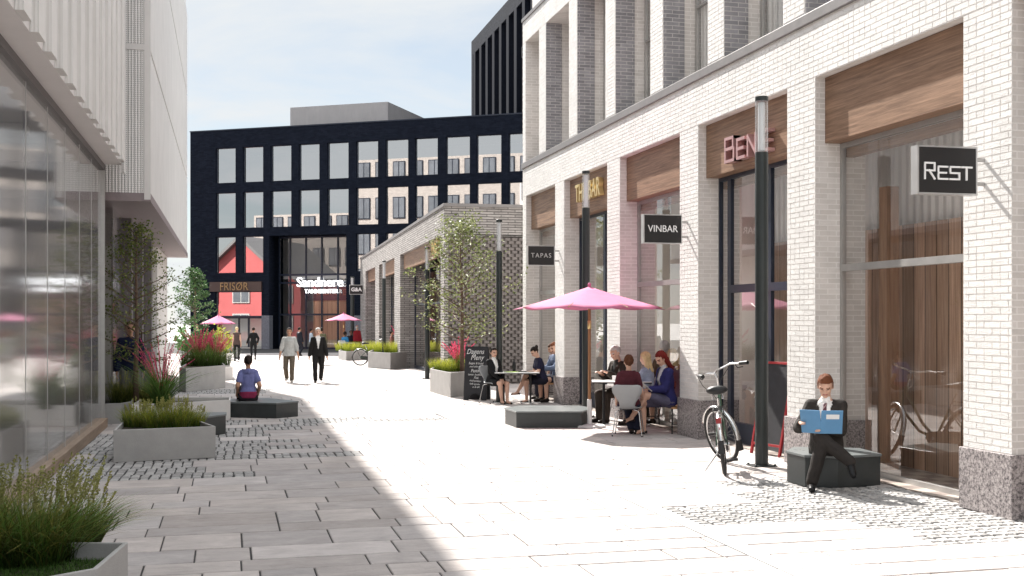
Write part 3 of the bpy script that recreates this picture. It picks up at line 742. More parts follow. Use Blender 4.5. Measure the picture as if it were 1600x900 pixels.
# the fins of the dark tower
tw = empty('dark_tower', (20.2, 68.5, 0), 0, 'tall black tower with vertical fins rising behind the roof of the black building', 'building')
m = MB(); m.box(0, 16, 0, 24.5, 0, 23.8); m.box(-.5, 16, -.01, 24.52, 23.8, 25.0); m.box(-.5,0,23.9,24.51,0,23.8); m.build('wall', BLACK_BRICK, tw)
y = 0.
FINM = plain('tower_fin', (.012,.014,.022), .7, 0, .2, spec=.05)
while y < 23.5:
    f = MB(); f.box(-.5, -.003, y, y+.75, 0, 23.8); f.build('fin', FINM, tw); y += 2.3
PANEG = glass('tower_glass', (.3,.3,.3), .10, .02, .6)
y = .75; k = 0
while y < 23:
    for z in range(0, 24, 3):
        if z < 12: continue
        g = MB(); g.quad((-.06,y+.25,z+.3),(-.06,y+1.3,z+.3),(-.06,y+1.3,z+2.8),(-.06,y+.25,z+2.8)); g.build('pane', PANEG, tw, recalc=False)
    vz = [(15.2),(21.0),(15.1),(20.2),(15.0),(14.7),(14.4),(14.1),(13.8),(13.6)][k % 10]
    v = MB(); v.box(-.22, -.01, y+.3, y+1.2, vz, vz+.75); v.build('vent_box', FRAME_GREY, tw); y += 2.3; k += 1

# ------------------------------------------------------------------ metal-clad building on the left
lb = empty('metal_clad_building', (-6, 20, 0), 0, 'pale metal-clad building with a long glass shopfront and an overhanging bay on the left', 'building')
FINE = ribbed('fine_cladding', (.64,.62,.60), pitch=.035, depth=.002, rough=.55)
CLAD = ribbed('ribbed_cladding', (.72,.705,.69), pitch=.11, depth=.02, rough=.55)
PERF = ribbed('pierced_cladding', (.70,.685,.67), pitch=.055, depth=.006, rough=.55, perf=True)
CLADP = plain('clad_panel', (.62,.60,.585), .5, 0, .06, 1.2)
SOFFIT = plain('soffit_paint', (.62,.59,.58), .6, 0, .06, 1.)
def lpart(name, mb, mat, **kw): mb.shift((-6,20,0)); return mb.build(name, mat, lb, **kw)
LG = -2.15; LF = -1.80; YE = 21.15; Y0 = 1.0
m = MB(); m.box(LF, -9.5, Y0, YE-.06, 4.70, 14.0); lpart('upper_wall', m, CLADP)
# fins on the upper wall: alternating flat and raised strips, some opened by slots
y = Y0+.1; k = 0
fin = MB(); slot = MB()
while y < YE-.4:
    fin.box(LF-.01, LF+.07, y, y+.40, 4.60, 14.0); k += 1; y += .80
lpart('raised_strips', fin, FINE)
m = MB(); m.box(LF+.003, LF+.05, YE-.26, YE-.065, 4.45, 14.0); lpart('edge_strip', m, PERF)
m = MB()
for (yy, z0, z1) in ((13.1,6.7,9.6),(15.5,7.2,10.2),(17.1,6.9,10.5),(18.7,7.6,12),(20.3,6.3,9.5)): m.box(LF+.02, LF+.03, yy, yy+.36, z0, z1)
lpart('slot_windows', m, plain('slot_dark', (.12,.11,.11), .4, 0, .1))
m = MB(); m.box(LG-.4, LF-.012, Y0, YE-.07, 4.60, 4.699); lpart('soffit', m, SOFFIT)
m = MB(); m.box(LG-.1, LG+.06, Y0, YE, 4.50, 4.598); lpart('head_frame', m, plain('gasket', (.10,.09,.09), .5, 0, .1))
m = MB(); m.box(LG-.15, LG+.10, Y0, YE-.002, .0, .16); lpart('timber_sill', m, wood('sill_wood', (.20,.14,.10), (.36,.27,.2), 'Y', .6), bevel=.01)
m = MB(); yy = Y0
ys = []
while yy < YE-1: ys.append(yy); yy += 1.55
for yy in ys: m.box(LG-.03, LG+.004, yy-.008, yy+.008, .16, 4.5)
m.box(LG-.02, LG+.055, YE-.05, YE-.004, .16, 4.5)
gz = lpart('glazing_bars', m, FRAME_GREY)
g = MB(); g.quad((LG,Y0,.15),(LG,YE-.05,.15),(LG,YE-.05,4.52),(LG,Y0,4.52)); lpart('shopfront_glass', g, HAZE_GLASS, recalc=False)
m = MB(); m.quad((LG-.1,YE-.03,.0),(-8,YE-.03,.0),(-8,YE-.03,4.6),(LG-.1,YE-.03,4.6)); lpart('end_glass', m, FACADE_GLASS, recalc=False)
m = MB(); m.box(-9.1, -9, Y0, YE, 0, 4.6); m.box(-9, LG-.4, Y0, Y0+.1, 0, 4.6); lpart('inner_wall', m, plain('grey_plaster', (.68,.66,.64), .9, 0, .1, .7))
m = MB(); m.box(-9, LG-.16, Y0, YE-.06, -.011, .02); lpart('inner_floor', m, plain('grey_floor', (.6,.58,.56), .5, 0, .1, 1.))
m = MB(); m.box(-9, LG-.41, Y0+.1, YE-.06, 4.62, 4.69); lpart('inner_ceiling', m, PLASTER)
m = MB()
for yy in (11.2, 13.9, 17.0): m.box(LG-1.2, LG-.95, yy, yy+.25, .02, 4.6)
lpart('column', m, PLASTER)
m = MB()
for r in range(9): m.box(-8.5, LG-.6, 3+r*2.0, 3.5+r*2.0, 4.52, 4.615)
lpart('ceiling_lights', m, PLASTER)
# overhanging bay beyond
BX = -1.40; BY0 = 21.5; BY1 = 41.; BZ = 4.04
m = MB(); m.box(BX-.02, -9.5, BY0, BY1, BZ+.12, 12.4); lpart('bay_wall', m, CLADP)
m = MB(); m.box(-3.0, BX-.06, BY0-.045, BY0-.002, BZ+.1, 6.72); m.box(-3.0, BX-.06, BY0-.045, BY0-.002, 6.84, 12.4); lpart('bay_end_panels', m, PERF)
m = MB(); zz = BZ+.12; yj = [21.5, 41.0]
m.box(BX-.018, BX+.03, BY0+.0, BY1, BZ+.12, 6.72); m.box(BX-.018, BX+.03, BY0, BY1, 6.80, 9.6); m.box(BX-.018, BX+.03, BY0, BY1, 9.68, 12.4); lpart('bay_side_panels', m, CLAD)
m = MB(); m.box(BX-.06, BX+.05, BY0-.06, BY0-.001, BZ, 12.4); m.box(-3.0, BX-.06, BY0-.055, BY0-.003, 6.725, 6.835); lpart('corner_trim', m, CLADP)
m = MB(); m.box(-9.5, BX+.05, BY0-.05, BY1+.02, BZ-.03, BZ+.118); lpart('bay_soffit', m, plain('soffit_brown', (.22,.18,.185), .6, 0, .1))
RX = -2.02
m = MB(); m.box(-9.5, RX, 35.0, BY1-.3, 0, BZ-.03); lpart('ground_wall', m, PALE_CONC)
m = MB()
for yy in (25.2, 28.3, 31.6):
    m = MB(); m.box(RX-.35, RX+.05, yy, yy+.45, 0, BZ-.03); lpart('dark_column', m, plain('column_brown', (.12,.105,.11), .6, 0, .1))
m = MB(); m.quad((RX-.1,BY0+1.3,0),(RX-.1,35,0),(RX-.1,35,BZ),(RX-.1,BY0+1.3,BZ)); m.quad((RX-.1,BY0+1.3,0),(-9,BY0+1.3,0),(-9,BY0+1.3,BZ),(RX-.1,BY0+1.3,BZ)); lpart('ground_glass', m, FACADE_GLASS, recalc=False)
m = MB(); m.box(-9.3, RX-.1, BY0+1.3, 35., -.011, .015); m.box(-9.5,-9.3,BY0+1.3,35,0,BZ-.03); m.box(-9.3,-5,35-.1,35-.001,0,BZ-.03); lpart('ground_room', m, plain('room_grey', (.25,.25,.26), .9, 0, .1))
m = MB(); m.box(-9.7, -9.51, Y0, BY1, 0, 14); lpart('rear_wall', m, CLADP)

# ------------------------------------------------------------------ buildings beyond, out of direct sight but mirrored in the panes
def house(name, loc, rz, w, d, h, mat, label, floors, ncol, roofh=0., roofm=None, wmat=None, frame=None):
    r = empty(name, (loc[0], loc[1], 0), rz, label, 'building')
    b = MB(); b.box(-w/2, w/2, 0, d, 0, h)
    if roofh:
        b.add([(-w/2,0,h),(w/2,0,h),(0,0,h+roofh),(-w/2,d,h),(w/2,d,h),(0,d,h+roofh)], [(0,1,2),(3,5,4),(0,2,5,3),(1,4,5,2)])
    b.build('wall', mat, r)
    if roofh:
        q = MB()
        for sgn in (-1, 1):
            p = [V((sgn*(w/2+.5),-.5,h-.5*roofh/(w/2)*1.)), V((0,-.5,h+roofh+.03)), V((0,d+.5,h+roofh+.03)), V((sgn*(w/2+.5),d+.5,h-.5*roofh/(w/2)))]
            up = V((0,0,.3)); q.add([x for x in p]+[x+up for x in p], [(0,1,2,3),(7,6,5,4),(0,4,5,1),(1,5,6,2),(2,6,7,3),(3,7,4,0)])
        q.build('roof', roofm, r)
    for f in range(floors):
        for c in range(ncol):
            x = -w/2 + w*(c+.5)/ncol; z = h*(f+.35)/floors; hh = h/floors*.55; ww = w/ncol*(.3 if not roofh else .24)
            q = MB(); q.box(x-ww-.09, x+ww+.09, -.08, -.002, z-.09, z+hh+.09); fo = q.build('window', frame or NAVY, r)
            q = MB(); q.box(x-ww, x-.05, -.10, -.081, z, z+hh); q.box(x+.05, x+ww, -.10, -.081, z, z+hh); q.build('pane', wmat, fo)
    return r
WG = plain('house_pane', (.16,.17,.19), .15, 0, .3, .5)
RED = plain('red_boards', (.58,.13,.13), .7, 0, .1, 1.)
def before(s, y): return (DL[0]+s*math.cos(DR)-y*math.sin(DR), DL[1]+s*math.sin(DR)+y*math.cos(DR))
SC, YC = 41.3, 63.4
def mir(px, y): return SC + (ds(px)-SC)*(YC+y)/YC
RG = plain('roof_grey', (.22,.21,.21), .8, 0, .1)
house('red_house', before(mir(373,25), -25), DR+math.pi, 9.4, 9, 5.0, RED, 'red boarded house with grey gable roof mirrored in the panes of the black building', 2, 3, 3.9, RG, WG, PALE_CONC)
house('red_wing', before(mir(444,26), -26), DR+math.pi, 3.6, 7, 5.0, RED, 'low red boarded wing with white windows beside the gabled red house', 1, 2, 0, RG, WG, PALE_CONC)
house('apartment_block', before(mir(690,46), -46), DR+math.pi, mir(830,46)-mir(548,46), 9, 18.6, BEIGE_BRICK, 'tall beige brick apartment block mirrored in the panes of the black building', 5, 10, 0, None, WG, NAVY)
house('apartment_block', before(mir(468,47), -47), DR+math.pi, mir(546,47)-mir(395,47), 9, 13.2, BEIGE_BRICK, 'lower beige brick apartment wing beside the tall beige block', 4, 6, 0, None, WG, NAVY)
# ------------------------------------------------------------------ street lamps
LENS = glass('lamp_lens', (.88,.89,.90), .16, .25, .75)
def lamp(px, base_y, top_y, dia, label, zc=None):
    x, y = G(px, base_y) if zc is None else GZ(px, zc)
    zc_ = x*ST + y*CT
    h = EYE + (HOR-top_y)*zc_/F
    r = empty('street_lamp', (x, y, 0), 0, label, 'street lamp', 'tall dark lamp posts along the shopfronts')
    R = dia/2; hl = h-.72
    m = MB(); m.lathe([(R*.99,.012),(R,.02),(R,hl-.02),(R*.97,hl)], n=24); m.build('pole', DARK_METAL, r, smooth=40)
    m = MB(); m.box(-R*1.9,R*1.9,-R*1.6,R*1.6,0,.014); 
    for a, b in ((-1,-1),(1,-1),(-1,1),(1,1)): m.lathe([(.018,.014),(.018,.03),(.01,.034)], (a*R*1.6,b*R*1.3,0), 8)
    m.build('base_plate', DARK_METAL, r, bevel=.003)
    m = MB(); m.lathe([(R*.97,hl+.001),(R*.97,h-.06)], n=24); m.build('lamp_lens', LENS, r, smooth=40)
    m = MB(); m.lathe([(R*.55,hl+.02),(R*.55,h-.08)], n=16); m.build('diffuser', plain('lamp_diffuser', (.72,.72,.72), .5, 0, .02), r, smooth=40)
    m = MB(); m.lathe([(R,h-.058),(R,h-.005),(R*.9,h)], n=24); m.build('cap', DARK_METAL, r, smooth=40)
    return r
lamp(1190, 728, 151, .168, 'tallest lamp post, dark pole beside the bicycle')
lamp(915.5, 651, 267, .150, 'dark lamp post standing behind the large pink parasol')
lamp(780, 629, 343, .138, 'dark lamp post rising behind the woman in a black suit')
lamp(667.5, 592, 386, .150, 'dark lamp post in front of the pavilion corner by the small tree')
lamp(600, 573, 407, .150, 'lamp post behind the hexagonal planter with yellow grass')
lamp(550.5, 553, 432, .20, 'farthest lamp post with a pale glass head against the black building')

# ------------------------------------------------------------------ benches and planters
def poly_at(pts, z, o): return [(G(x, y, z)[0]-o[0], G(x, y, z)[1]-o[1]) for x, y in pts]
def bench(pts, z, label):
    q = [G(x, y, z) for x, y in pts]; o = (sum(p[0] for p in q)/len(q), sum(p[1] for p in q)/len(q))
    p = [(a-o[0], b-o[1]) for a, b in q]
    r = empty('block_bench', (o[0], o[1], 0), 0, label, 'bench', 'faceted dark metal benches')
    m = MB(); m.prism(inset(p, .012), 0, z-.03); m.build('body', BENCH, r, bevel=.006)
    m = MB(); m.prism(p, z-.03, z); m.build('seat', plain('bench_top', (.13,.145,.147), .3, 0, .15, 3., .06, 120.), r, bevel=.006)  # top colour lightened to stand for sun glare on the seat
    return r
bench([(788,637),(806,642.6),(910,642.6),(926,637),(905,633.5),(812,633.5)], .29, 'low faceted dark bench in the sun beside the pink parasol base')
bench([(1228,704),(1257,711),(1310,712.5),(1378,709),(1344,700),(1296,698.5),(1240,698)], .36, 'dark angular bench carrying the man with the blue folder')
bench([(358,628),(432,629.5),(467,626.5),(418,621.5),(360,623)], .30, 'dark angular bench carrying the woman in a blue hooded top')
bench([(268,650),(307,653),(354,646.5),(354,644),(300,644)], .33, 'small dark bench tucked behind the nearest long grass planter')
def planter(pts, z, label, depth=.07, mat=None, t=.03):
    q = [G(x, y, z) for x, y in pts]; o = (sum(p[0] for p in q)/len(q), sum(p[1] for p in q)/len(q))
    p = [(a-o[0], b-o[1]) for a, b in q]; i = inset(p, t); n = len(p)
    r = empty('planter', (o[0], o[1], 0), 0, label, 'planter', 'grey concrete planters')
    m = MB(); zi = z-depth-.02
    m.add([(a,b,0) for a,b in p]+[(a,b,z) for a,b in p]+[(a,b,z) for a,b in i]+[(a,b,zi) for a,b in i],
          [tuple(range(n-1,-1,-1))]+[(k,(k+1)%n,(k+1)%n+n,k+n) for k in range(n)]+[(k+n,(k+1)%n+n,(k+1)%n+2*n,k+2*n) for k in range(n)]+[(k+2*n,(k+1)%n+2*n,(k+1)%n+3*n,k+3*n) for k in range(n)]+[tuple(k+3*n for k in range(n))])
    m.build('trough', mat or CONCRETE, r, bevel=.006)
    m = MB(); m.add([(a,b,z-depth) for a,b in inset(p,t+.001)], [tuple(range(n))]); m.build('soil', SOIL, r)
    return r, q, o
PL1 = planter([(177,672),(337,666),(306,655),(196,653)], .43, 'nearest long grey planter with low yellow-green grass')
PL2 = planter([(205,632),(360,625),(360,620.5),(225,620.5)], .37, 'pale planter wall holding the red-flowered yucca', mat=PALE_CONC)
PL2B = planter([(150,631),(190,630),(207,627),(212,618),(150,618)], .37, 'grey planter with the slender left tree beside the glass shopfront')
PL3 = planter([(280,574),(290.5,575.5),(352,570.5),(346,565),(296,565)], .62, 'grey planter with red plumes behind the seated woman')
PL4 = planter([(672,576),(704,582.5),(742,579),(742,570),(690,568.5)], .60, 'faceted grey planter at the foot of the small tree by the menu board')
PL5 = planter([(575,549.5),(610,551.5),(647,549),(640,544),(590,543.5)], .62, 'hexagonal grey planter with yellow grass near the lamp')
PL6 = planter([(529,547.5),(541,549),(572,548),(566,544.5),(538,544)], .42, 'farthest small grey planter with yellow grass beside the seated cafe guests')
PL7 = planter([(-130,847),(200,847),(152,888),(60,905),(-130,990)], .43, 'planter in the near corner with tall wild grass and moss', depth=.11)
PL8 = planter([(284,560),(330,560),(330,553),(284,553)], .45, 'pale planter with green shrubs under the small far-left tree', mat=PALE_CONC)
m = planter([(345,574),(364,573),(360,569),(346,569.5)], .40, 'small pale block planter right of the planter with red plumes', mat=PALE_CONC)

# ------------------------------------------------------------------ plants
LEAF = toned('leaf', .55, .3, 6., 0, trans=.35, spec=.3)
BLADE = toned('grass_blade', .6, .25, 7., 0, trans=.3, spec=.25)
BARK = plain('bark', (.13,.085,.06), .9, 0, .3, 18., .6, 50.)
PETAL = toned('petal', .7, .15, 30., 0, trans=.3)
def lerp(a, b, t): return tuple(a[i]+(b[i]-a[i])*t for i in range(3))
def blades(mb, rnd, n, rad, h, w, spread, cols, droop=.5, c=(0,0,0), seg=4):
    for _ in range(n):
        a = rnd.random()*6.283; rr = rad*math.sqrt(rnd.random()); bx = c[0]+rr*math.cos(a); by = c[1]+rr*math.sin(a)
        d = a + rnd.uniform(-1.7,1.7); sp = spread*(.25+rnd.random())*(0.35+rr/max(rad,.01)); L = h*rnd.uniform(.55,1.08); ww = w*rnd.uniform(.6,1.2)
        c0, c1 = rnd.choice(cols); dx, dy = math.cos(d), math.sin(d); px, py = -dy, dx
        tw = rnd.uniform(-1,1)*1.2; qx, qy = px*math.cos(tw)-py*math.sin(tw), px*math.sin(tw)+py*math.cos(tw)
        vs = []; b0 = len(mb.v)
        for k in range(seg+1):
            t = k/seg; o = sp*t*t*L*.9 + sp*t*.25*L; z = L*(t - droop*sp*t*t*t*.55); wd = ww*(1-t)**.7*.5 + .0004
            for sgn in (-1,1):
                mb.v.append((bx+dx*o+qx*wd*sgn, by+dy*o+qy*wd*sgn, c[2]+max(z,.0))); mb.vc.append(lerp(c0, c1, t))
        for k in range(seg): mb.f.append((b0+2*k, b0+2*k+1, b0+2*k+3, b0+2*k+2)); mb.m.append(0)
def dots(mb, rnd, p, n, rad, sz, col):
    for _ in range(n):
        q = V((rnd.gauss(0,1),rnd.gauss(0,1),rnd.gauss(0,1))).normalized()*rad*rnd.random() + V(p)
        u = V((rnd.gauss(0,1),rnd.gauss(0,1),rnd.gauss(0,1))).normalized(); v = u.orthogonal().normalized()*sz; u = u*sz
        k = rnd.uniform(.7,1.25); cc = mul(col, k); b0 = len(mb.v)
        mb.v += [tuple(q+u*.3), tuple(q+v), tuple(q-u*1.), tuple(q-v)]; mb.vc += [cc]*4; mb.f.append((b0,b0+1,b0+2,b0+3)); mb.m.append(0)
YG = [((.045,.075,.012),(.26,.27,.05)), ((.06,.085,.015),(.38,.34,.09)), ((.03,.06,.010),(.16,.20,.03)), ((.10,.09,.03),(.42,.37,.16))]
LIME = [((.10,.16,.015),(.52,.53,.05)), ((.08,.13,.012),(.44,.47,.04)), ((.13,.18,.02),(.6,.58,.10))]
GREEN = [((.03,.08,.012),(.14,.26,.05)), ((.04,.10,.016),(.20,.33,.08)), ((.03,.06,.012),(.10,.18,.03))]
DEEP = [((.02,.04,.008),(.11,.14,.025)), ((.03,.045,.01),(.20,.19,.05)), ((.02,.035,.008),(.08,.12,.02))]
def grass_plant(name, label, loc, z, n, rad, h, w, spread, cols, seed, heads=0, cat='ornamental grass', group='grass clumps in the planters', headcol=(.30,.30,.09), droop=.5):
    rnd = random.Random(seed); r = empty(name, (loc[0], loc[1], z), 0, label, cat, group)
    mb = MB(); blades(mb, rnd, n, rad, h, w, spread, cols, droop)
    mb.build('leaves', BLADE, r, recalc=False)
    if heads:
        hb = MB()
        for _ in range(heads):
            a = rnd.random()*6.283; rr = rad*math.sqrt(rnd.random()); L = h*rnd.uniform(.95,1.4); o = spread*L*rnd.uniform(.1,.45)
            p0 = V((rr*math.cos(a), rr*math.sin(a), h*.3)); p1 = V((p0.x+math.cos(a)*o, p0.y+math.sin(a)*o, L))
            c0 = lerp(cols[0][1], headcol, .4); s = (p1-p0).orthogonal().normalized()*.0022; b0 = len(hb.v)
            hb.v += [tuple(p0-s),tuple(p0+s),tuple(p1+s*.5),tuple(p1-s*.5)]; hb.vc += [c0]*4; hb.f.append((b0,b0+1,b0+2,b0+3)); hb.m.append(0)
            for k in range(7): dots(hb, rnd, p0.lerp(p1, .66+.052*k), 5, .016, .0095, headcol)
        hb.build('seed_heads', BLADE, r, recalc=False)
    return r
def yucca(label, loc, z, n, h, spikes, hs, seed, cols=GREEN, spread=.75, w=.016, ss=1.):
    rnd = random.Random(seed); r = empty('red_yucca_plant', (loc[0], loc[1], z), 0, label, 'flowering plant', 'red-plumed plants in the planters')
    mb = MB(); blades(mb, rnd, n, .10*ss, h, w, spread, cols, .55, seg=5); mb.build('leaves', BLADE, r, recalc=False)
    fb = MB()
    for _ in range(spikes):
        a = rnd.random()*6.283; d = V((math.cos(a), math.sin(a), 0)); L = hs*rnd.uniform(.75,1.08); lean = rnd.uniform(.08,.62)
        p = [V((0,0,0))+d*.05 + V((0,0,1))*L*t*math.cos(lean*t*.9) + d*(L*math.sin(lean)*t*t*.95) for t in (0,.25,.5,.75,1.)]
        s = d.cross(V((0,0,1))).normalized()*.003*ss
        for i in range(4):
            b0 = len(fb.v); fb.v += [tuple(p[i]-s),tuple(p[i]+s),tuple(p[i+1]+s),tuple(p[i+1]-s)]; fb.vc += [(.30,.06,.06)]*4; fb.f.append((b0,b0+1,b0+2,b0+3)); fb.m.append(0)
        for k in range(30):
            t = .48+.52*k/29; i = min(3, int(t*4)); q = p[i].lerp(p[i+1], t*4-i)
            dots(fb, rnd, q, 3, .017*ss*(1.3-t*.7), .0085*ss, (.74,.10,.21))
    fb.build('flower_spikes', PETAL, r, recalc=False); return r
def shrub(label, loc, z, n, rad, h, cols, seed, sz=.03, cat='shrub'):
    rnd = random.Random(seed); r = empty('leafy_shrub', (loc[0], loc[1], z), 0, label, cat, 'green shrubs in the far planters')
    mb = MB(); tw = MB()
    for i in range(26):
        a = rnd.random()*6.283; rr = rad*math.sqrt(rnd.random()); zt = h*rnd.uniform(.45,1.)*(1.-.35*(rr/rad)**2); c = V((rr*math.cos(a), rr*math.sin(a), zt))
        tw.tube([(c.x*.2,c.y*.2,0), tuple(c*.6), tuple(c)], [.008,.005,.002], 4)
        c0 = rnd.choice(cols)
        for _ in range(n//26): 
            t = rnd.random(); dots(mb, rnd, c*(0.55+.45*t), 1, rad*.32, sz*rnd.uniform(.7,1.3), lerp(c0[0], c0[1], rnd.uniform(.35,1.)))
    tw.build('twigs', BARK, r); mb.build('leaves', LEAF, r, recalc=False); return r

def near(P, px, py): return G(px, py, P)
# nearest long planter
for i, (px, py, h, hd) in enumerate(((215,662,.30,26),(246,664,.33,34),(276,664,.34,34),(297,661,.26,16))):
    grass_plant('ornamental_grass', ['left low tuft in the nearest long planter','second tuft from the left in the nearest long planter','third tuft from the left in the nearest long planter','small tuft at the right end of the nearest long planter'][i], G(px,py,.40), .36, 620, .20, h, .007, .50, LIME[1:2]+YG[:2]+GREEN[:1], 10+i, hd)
# foreground corner
grass_plant('ornamental_grass', 'tall wild grass filling the near left corner planter', G(40,872,.33), .32, 1500, .34, .48, .010, .95, DEEP+GREEN[:2]+YG[1:3], 31, 110, headcol=(.24,.24,.08))
grass_plant('ornamental_grass', 'shorter arching grass behind the tall clump in the near corner', G(132,846,.33), .30, 520, .10, .36, .010, 1.05, DEEP+GREEN[:1]+YG[1:2], 32, 18, headcol=(.28,.26,.08))
grass_plant('ornamental_grass', 'wild grass cut by the left edge of the picture', G(-50,880,.33), .32, 900, .26, .52, .010, .85, DEEP+GREEN[:2]+YG[:1], 33, 30, headcol=(.24,.24,.08))
rnd = random.Random(5); mb = MB(); q = inset([(p[0]-PL7[2][0], p[1]-PL7[2][1]) for p in PL7[1]], .05)
xs = [p[0] for p in q]; ys_ = [p[1] for p in q]
def inside(x, y, poly):
    c = False; j = len(poly)-1
    for i in range(len(poly)):
        if (poly[i][1] > y) != (poly[j][1] > y) and x < (poly[j][0]-poly[i][0])*(y-poly[i][1])/(poly[j][1]-poly[i][1])+poly[i][0]: c = not c
        j = i
    return c
cnt = 0
while cnt < 9000:
    x = rnd.uniform(min(xs), max(xs)); y = rnd.uniform(min(ys_), max(ys_))
    if inside(x, y, q): blades(mb, rnd, 1, .01, .035, .005, .8, [((.03,.07,.012),(.08,.16,.03))], .3, (x, y, 0), 2); cnt += 1
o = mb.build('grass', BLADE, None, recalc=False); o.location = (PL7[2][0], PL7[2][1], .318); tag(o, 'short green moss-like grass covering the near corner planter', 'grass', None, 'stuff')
# red yucca and neighbours on the left
yucca('tall red-plumed plant with long green leaves behind the nearest planter', G(252,630.5,.36), .30, 260, 1.0, 30, 1.22, 41, GREEN, .85, .021, 1.2)
for i, (px, py, h) in enumerate(((166,622,.42),(190,624,.46),(218,622,.44),(240,624,.36))):
    grass_plant('ornamental_grass', ['bushy grass against the glass shopfront end','bushy grass left of the slender tree trunk','bushy grass right of the slender tree trunk','short grass beneath the tall red-plumed plant'][i], G(px,py,.36), .30, 700, .24, h, .007, .5, DEEP+YG[:2], 50+i, 14)
for i, (px, py) in enumerate(((300,569),(322,569),(342,568))):
    grass_plant('ornamental_grass', ['left grass tuft in the planter with red plumes','middle grass tuft in the planter with red plumes','right grass tuft in the planter with red plumes'][i], G(px,py,.60), .55, 420, .32, .62, .010, .5, DEEP+GREEN, 60+i, 8)
yucca('red plumes leaning left in the planter behind the seated woman', G(311,568,.60), .55, 90, .7, 34, 1.05, 65, DEEP, .7, .02, 1.7)
yucca('red plumes leaning right in the planter behind the seated woman', G(338,567.5,.60), .55, 90, .6, 30, .95, 66, DEEP, .9, .02, 1.7)
# middle planter with tree
for i, (px, py) in enumerate(((687,575),(706,577),(728,576))):
    grass_plant('ornamental_grass', ['left grass tuft under the small tree','front grass tuft under the small tree','right grass tuft under the small tree'][i], G(px,py,.58), .53, 420, .27, .36, .009, .5, LIME+YG[:1], 70+i)
yucca('red-plumed plant under the small tree beside the menu board', G(716,577,.58), .53, 90, .62, 26, .88, 75, GREEN, .6, .016, 1.8)
for i, (px, py) in enumerate(((584,547),(598,549),(613,549.5),(628,548.5),(640,547))):
    grass_plant('ornamental_grass', ['yellow grass at the left end of the hexagonal planter','yellow grass left of centre in the hexagonal planter','yellow grass at the front of the hexagonal planter','yellow grass right of centre in the hexagonal planter','yellow grass at the right end of the hexagonal planter'][i], G(px,py,.6), .55, 330, .33, .50, .012, .4, LIME, 80+i)
yucca('pale red plumes rising from the hexagonal planter', G(626,546,.6), .55, 60, .7, 22, 1.15, 88, GREEN, .6, .02, 1.8)
for i, (px, py) in enumerate(((537,546.5),(550,547.5),(563,546.5))):
    grass_plant('ornamental_grass', ['left yellow tuft in the farthest planter','middle yellow tuft in the farthest planter','right yellow tuft in the farthest planter'][i], G(px,py,.4), .36, 260, .38, .48, .015, .4, LIME, 90+i)
shrub('dense green shrub at the far left beside the ground wall', G(297,556,.45), .38, 1100, .75, 1.35, [((.04,.10,.03),(.14,.26,.09))], 101, .06)
shrub('green shrub behind the red plumes below the far parasol', G(322,556,.45), .38, 900, .60, 1.15, [((.04,.10,.02),(.15,.28,.06))], 102, .055)
x, y = GZ(346, 52); shrub('yellow-green shrub under the far left parasol', (x, y), 0, 1000, .75, 1.75, [((.16,.24,.03),(.5,.52,.08))], 103, .055)

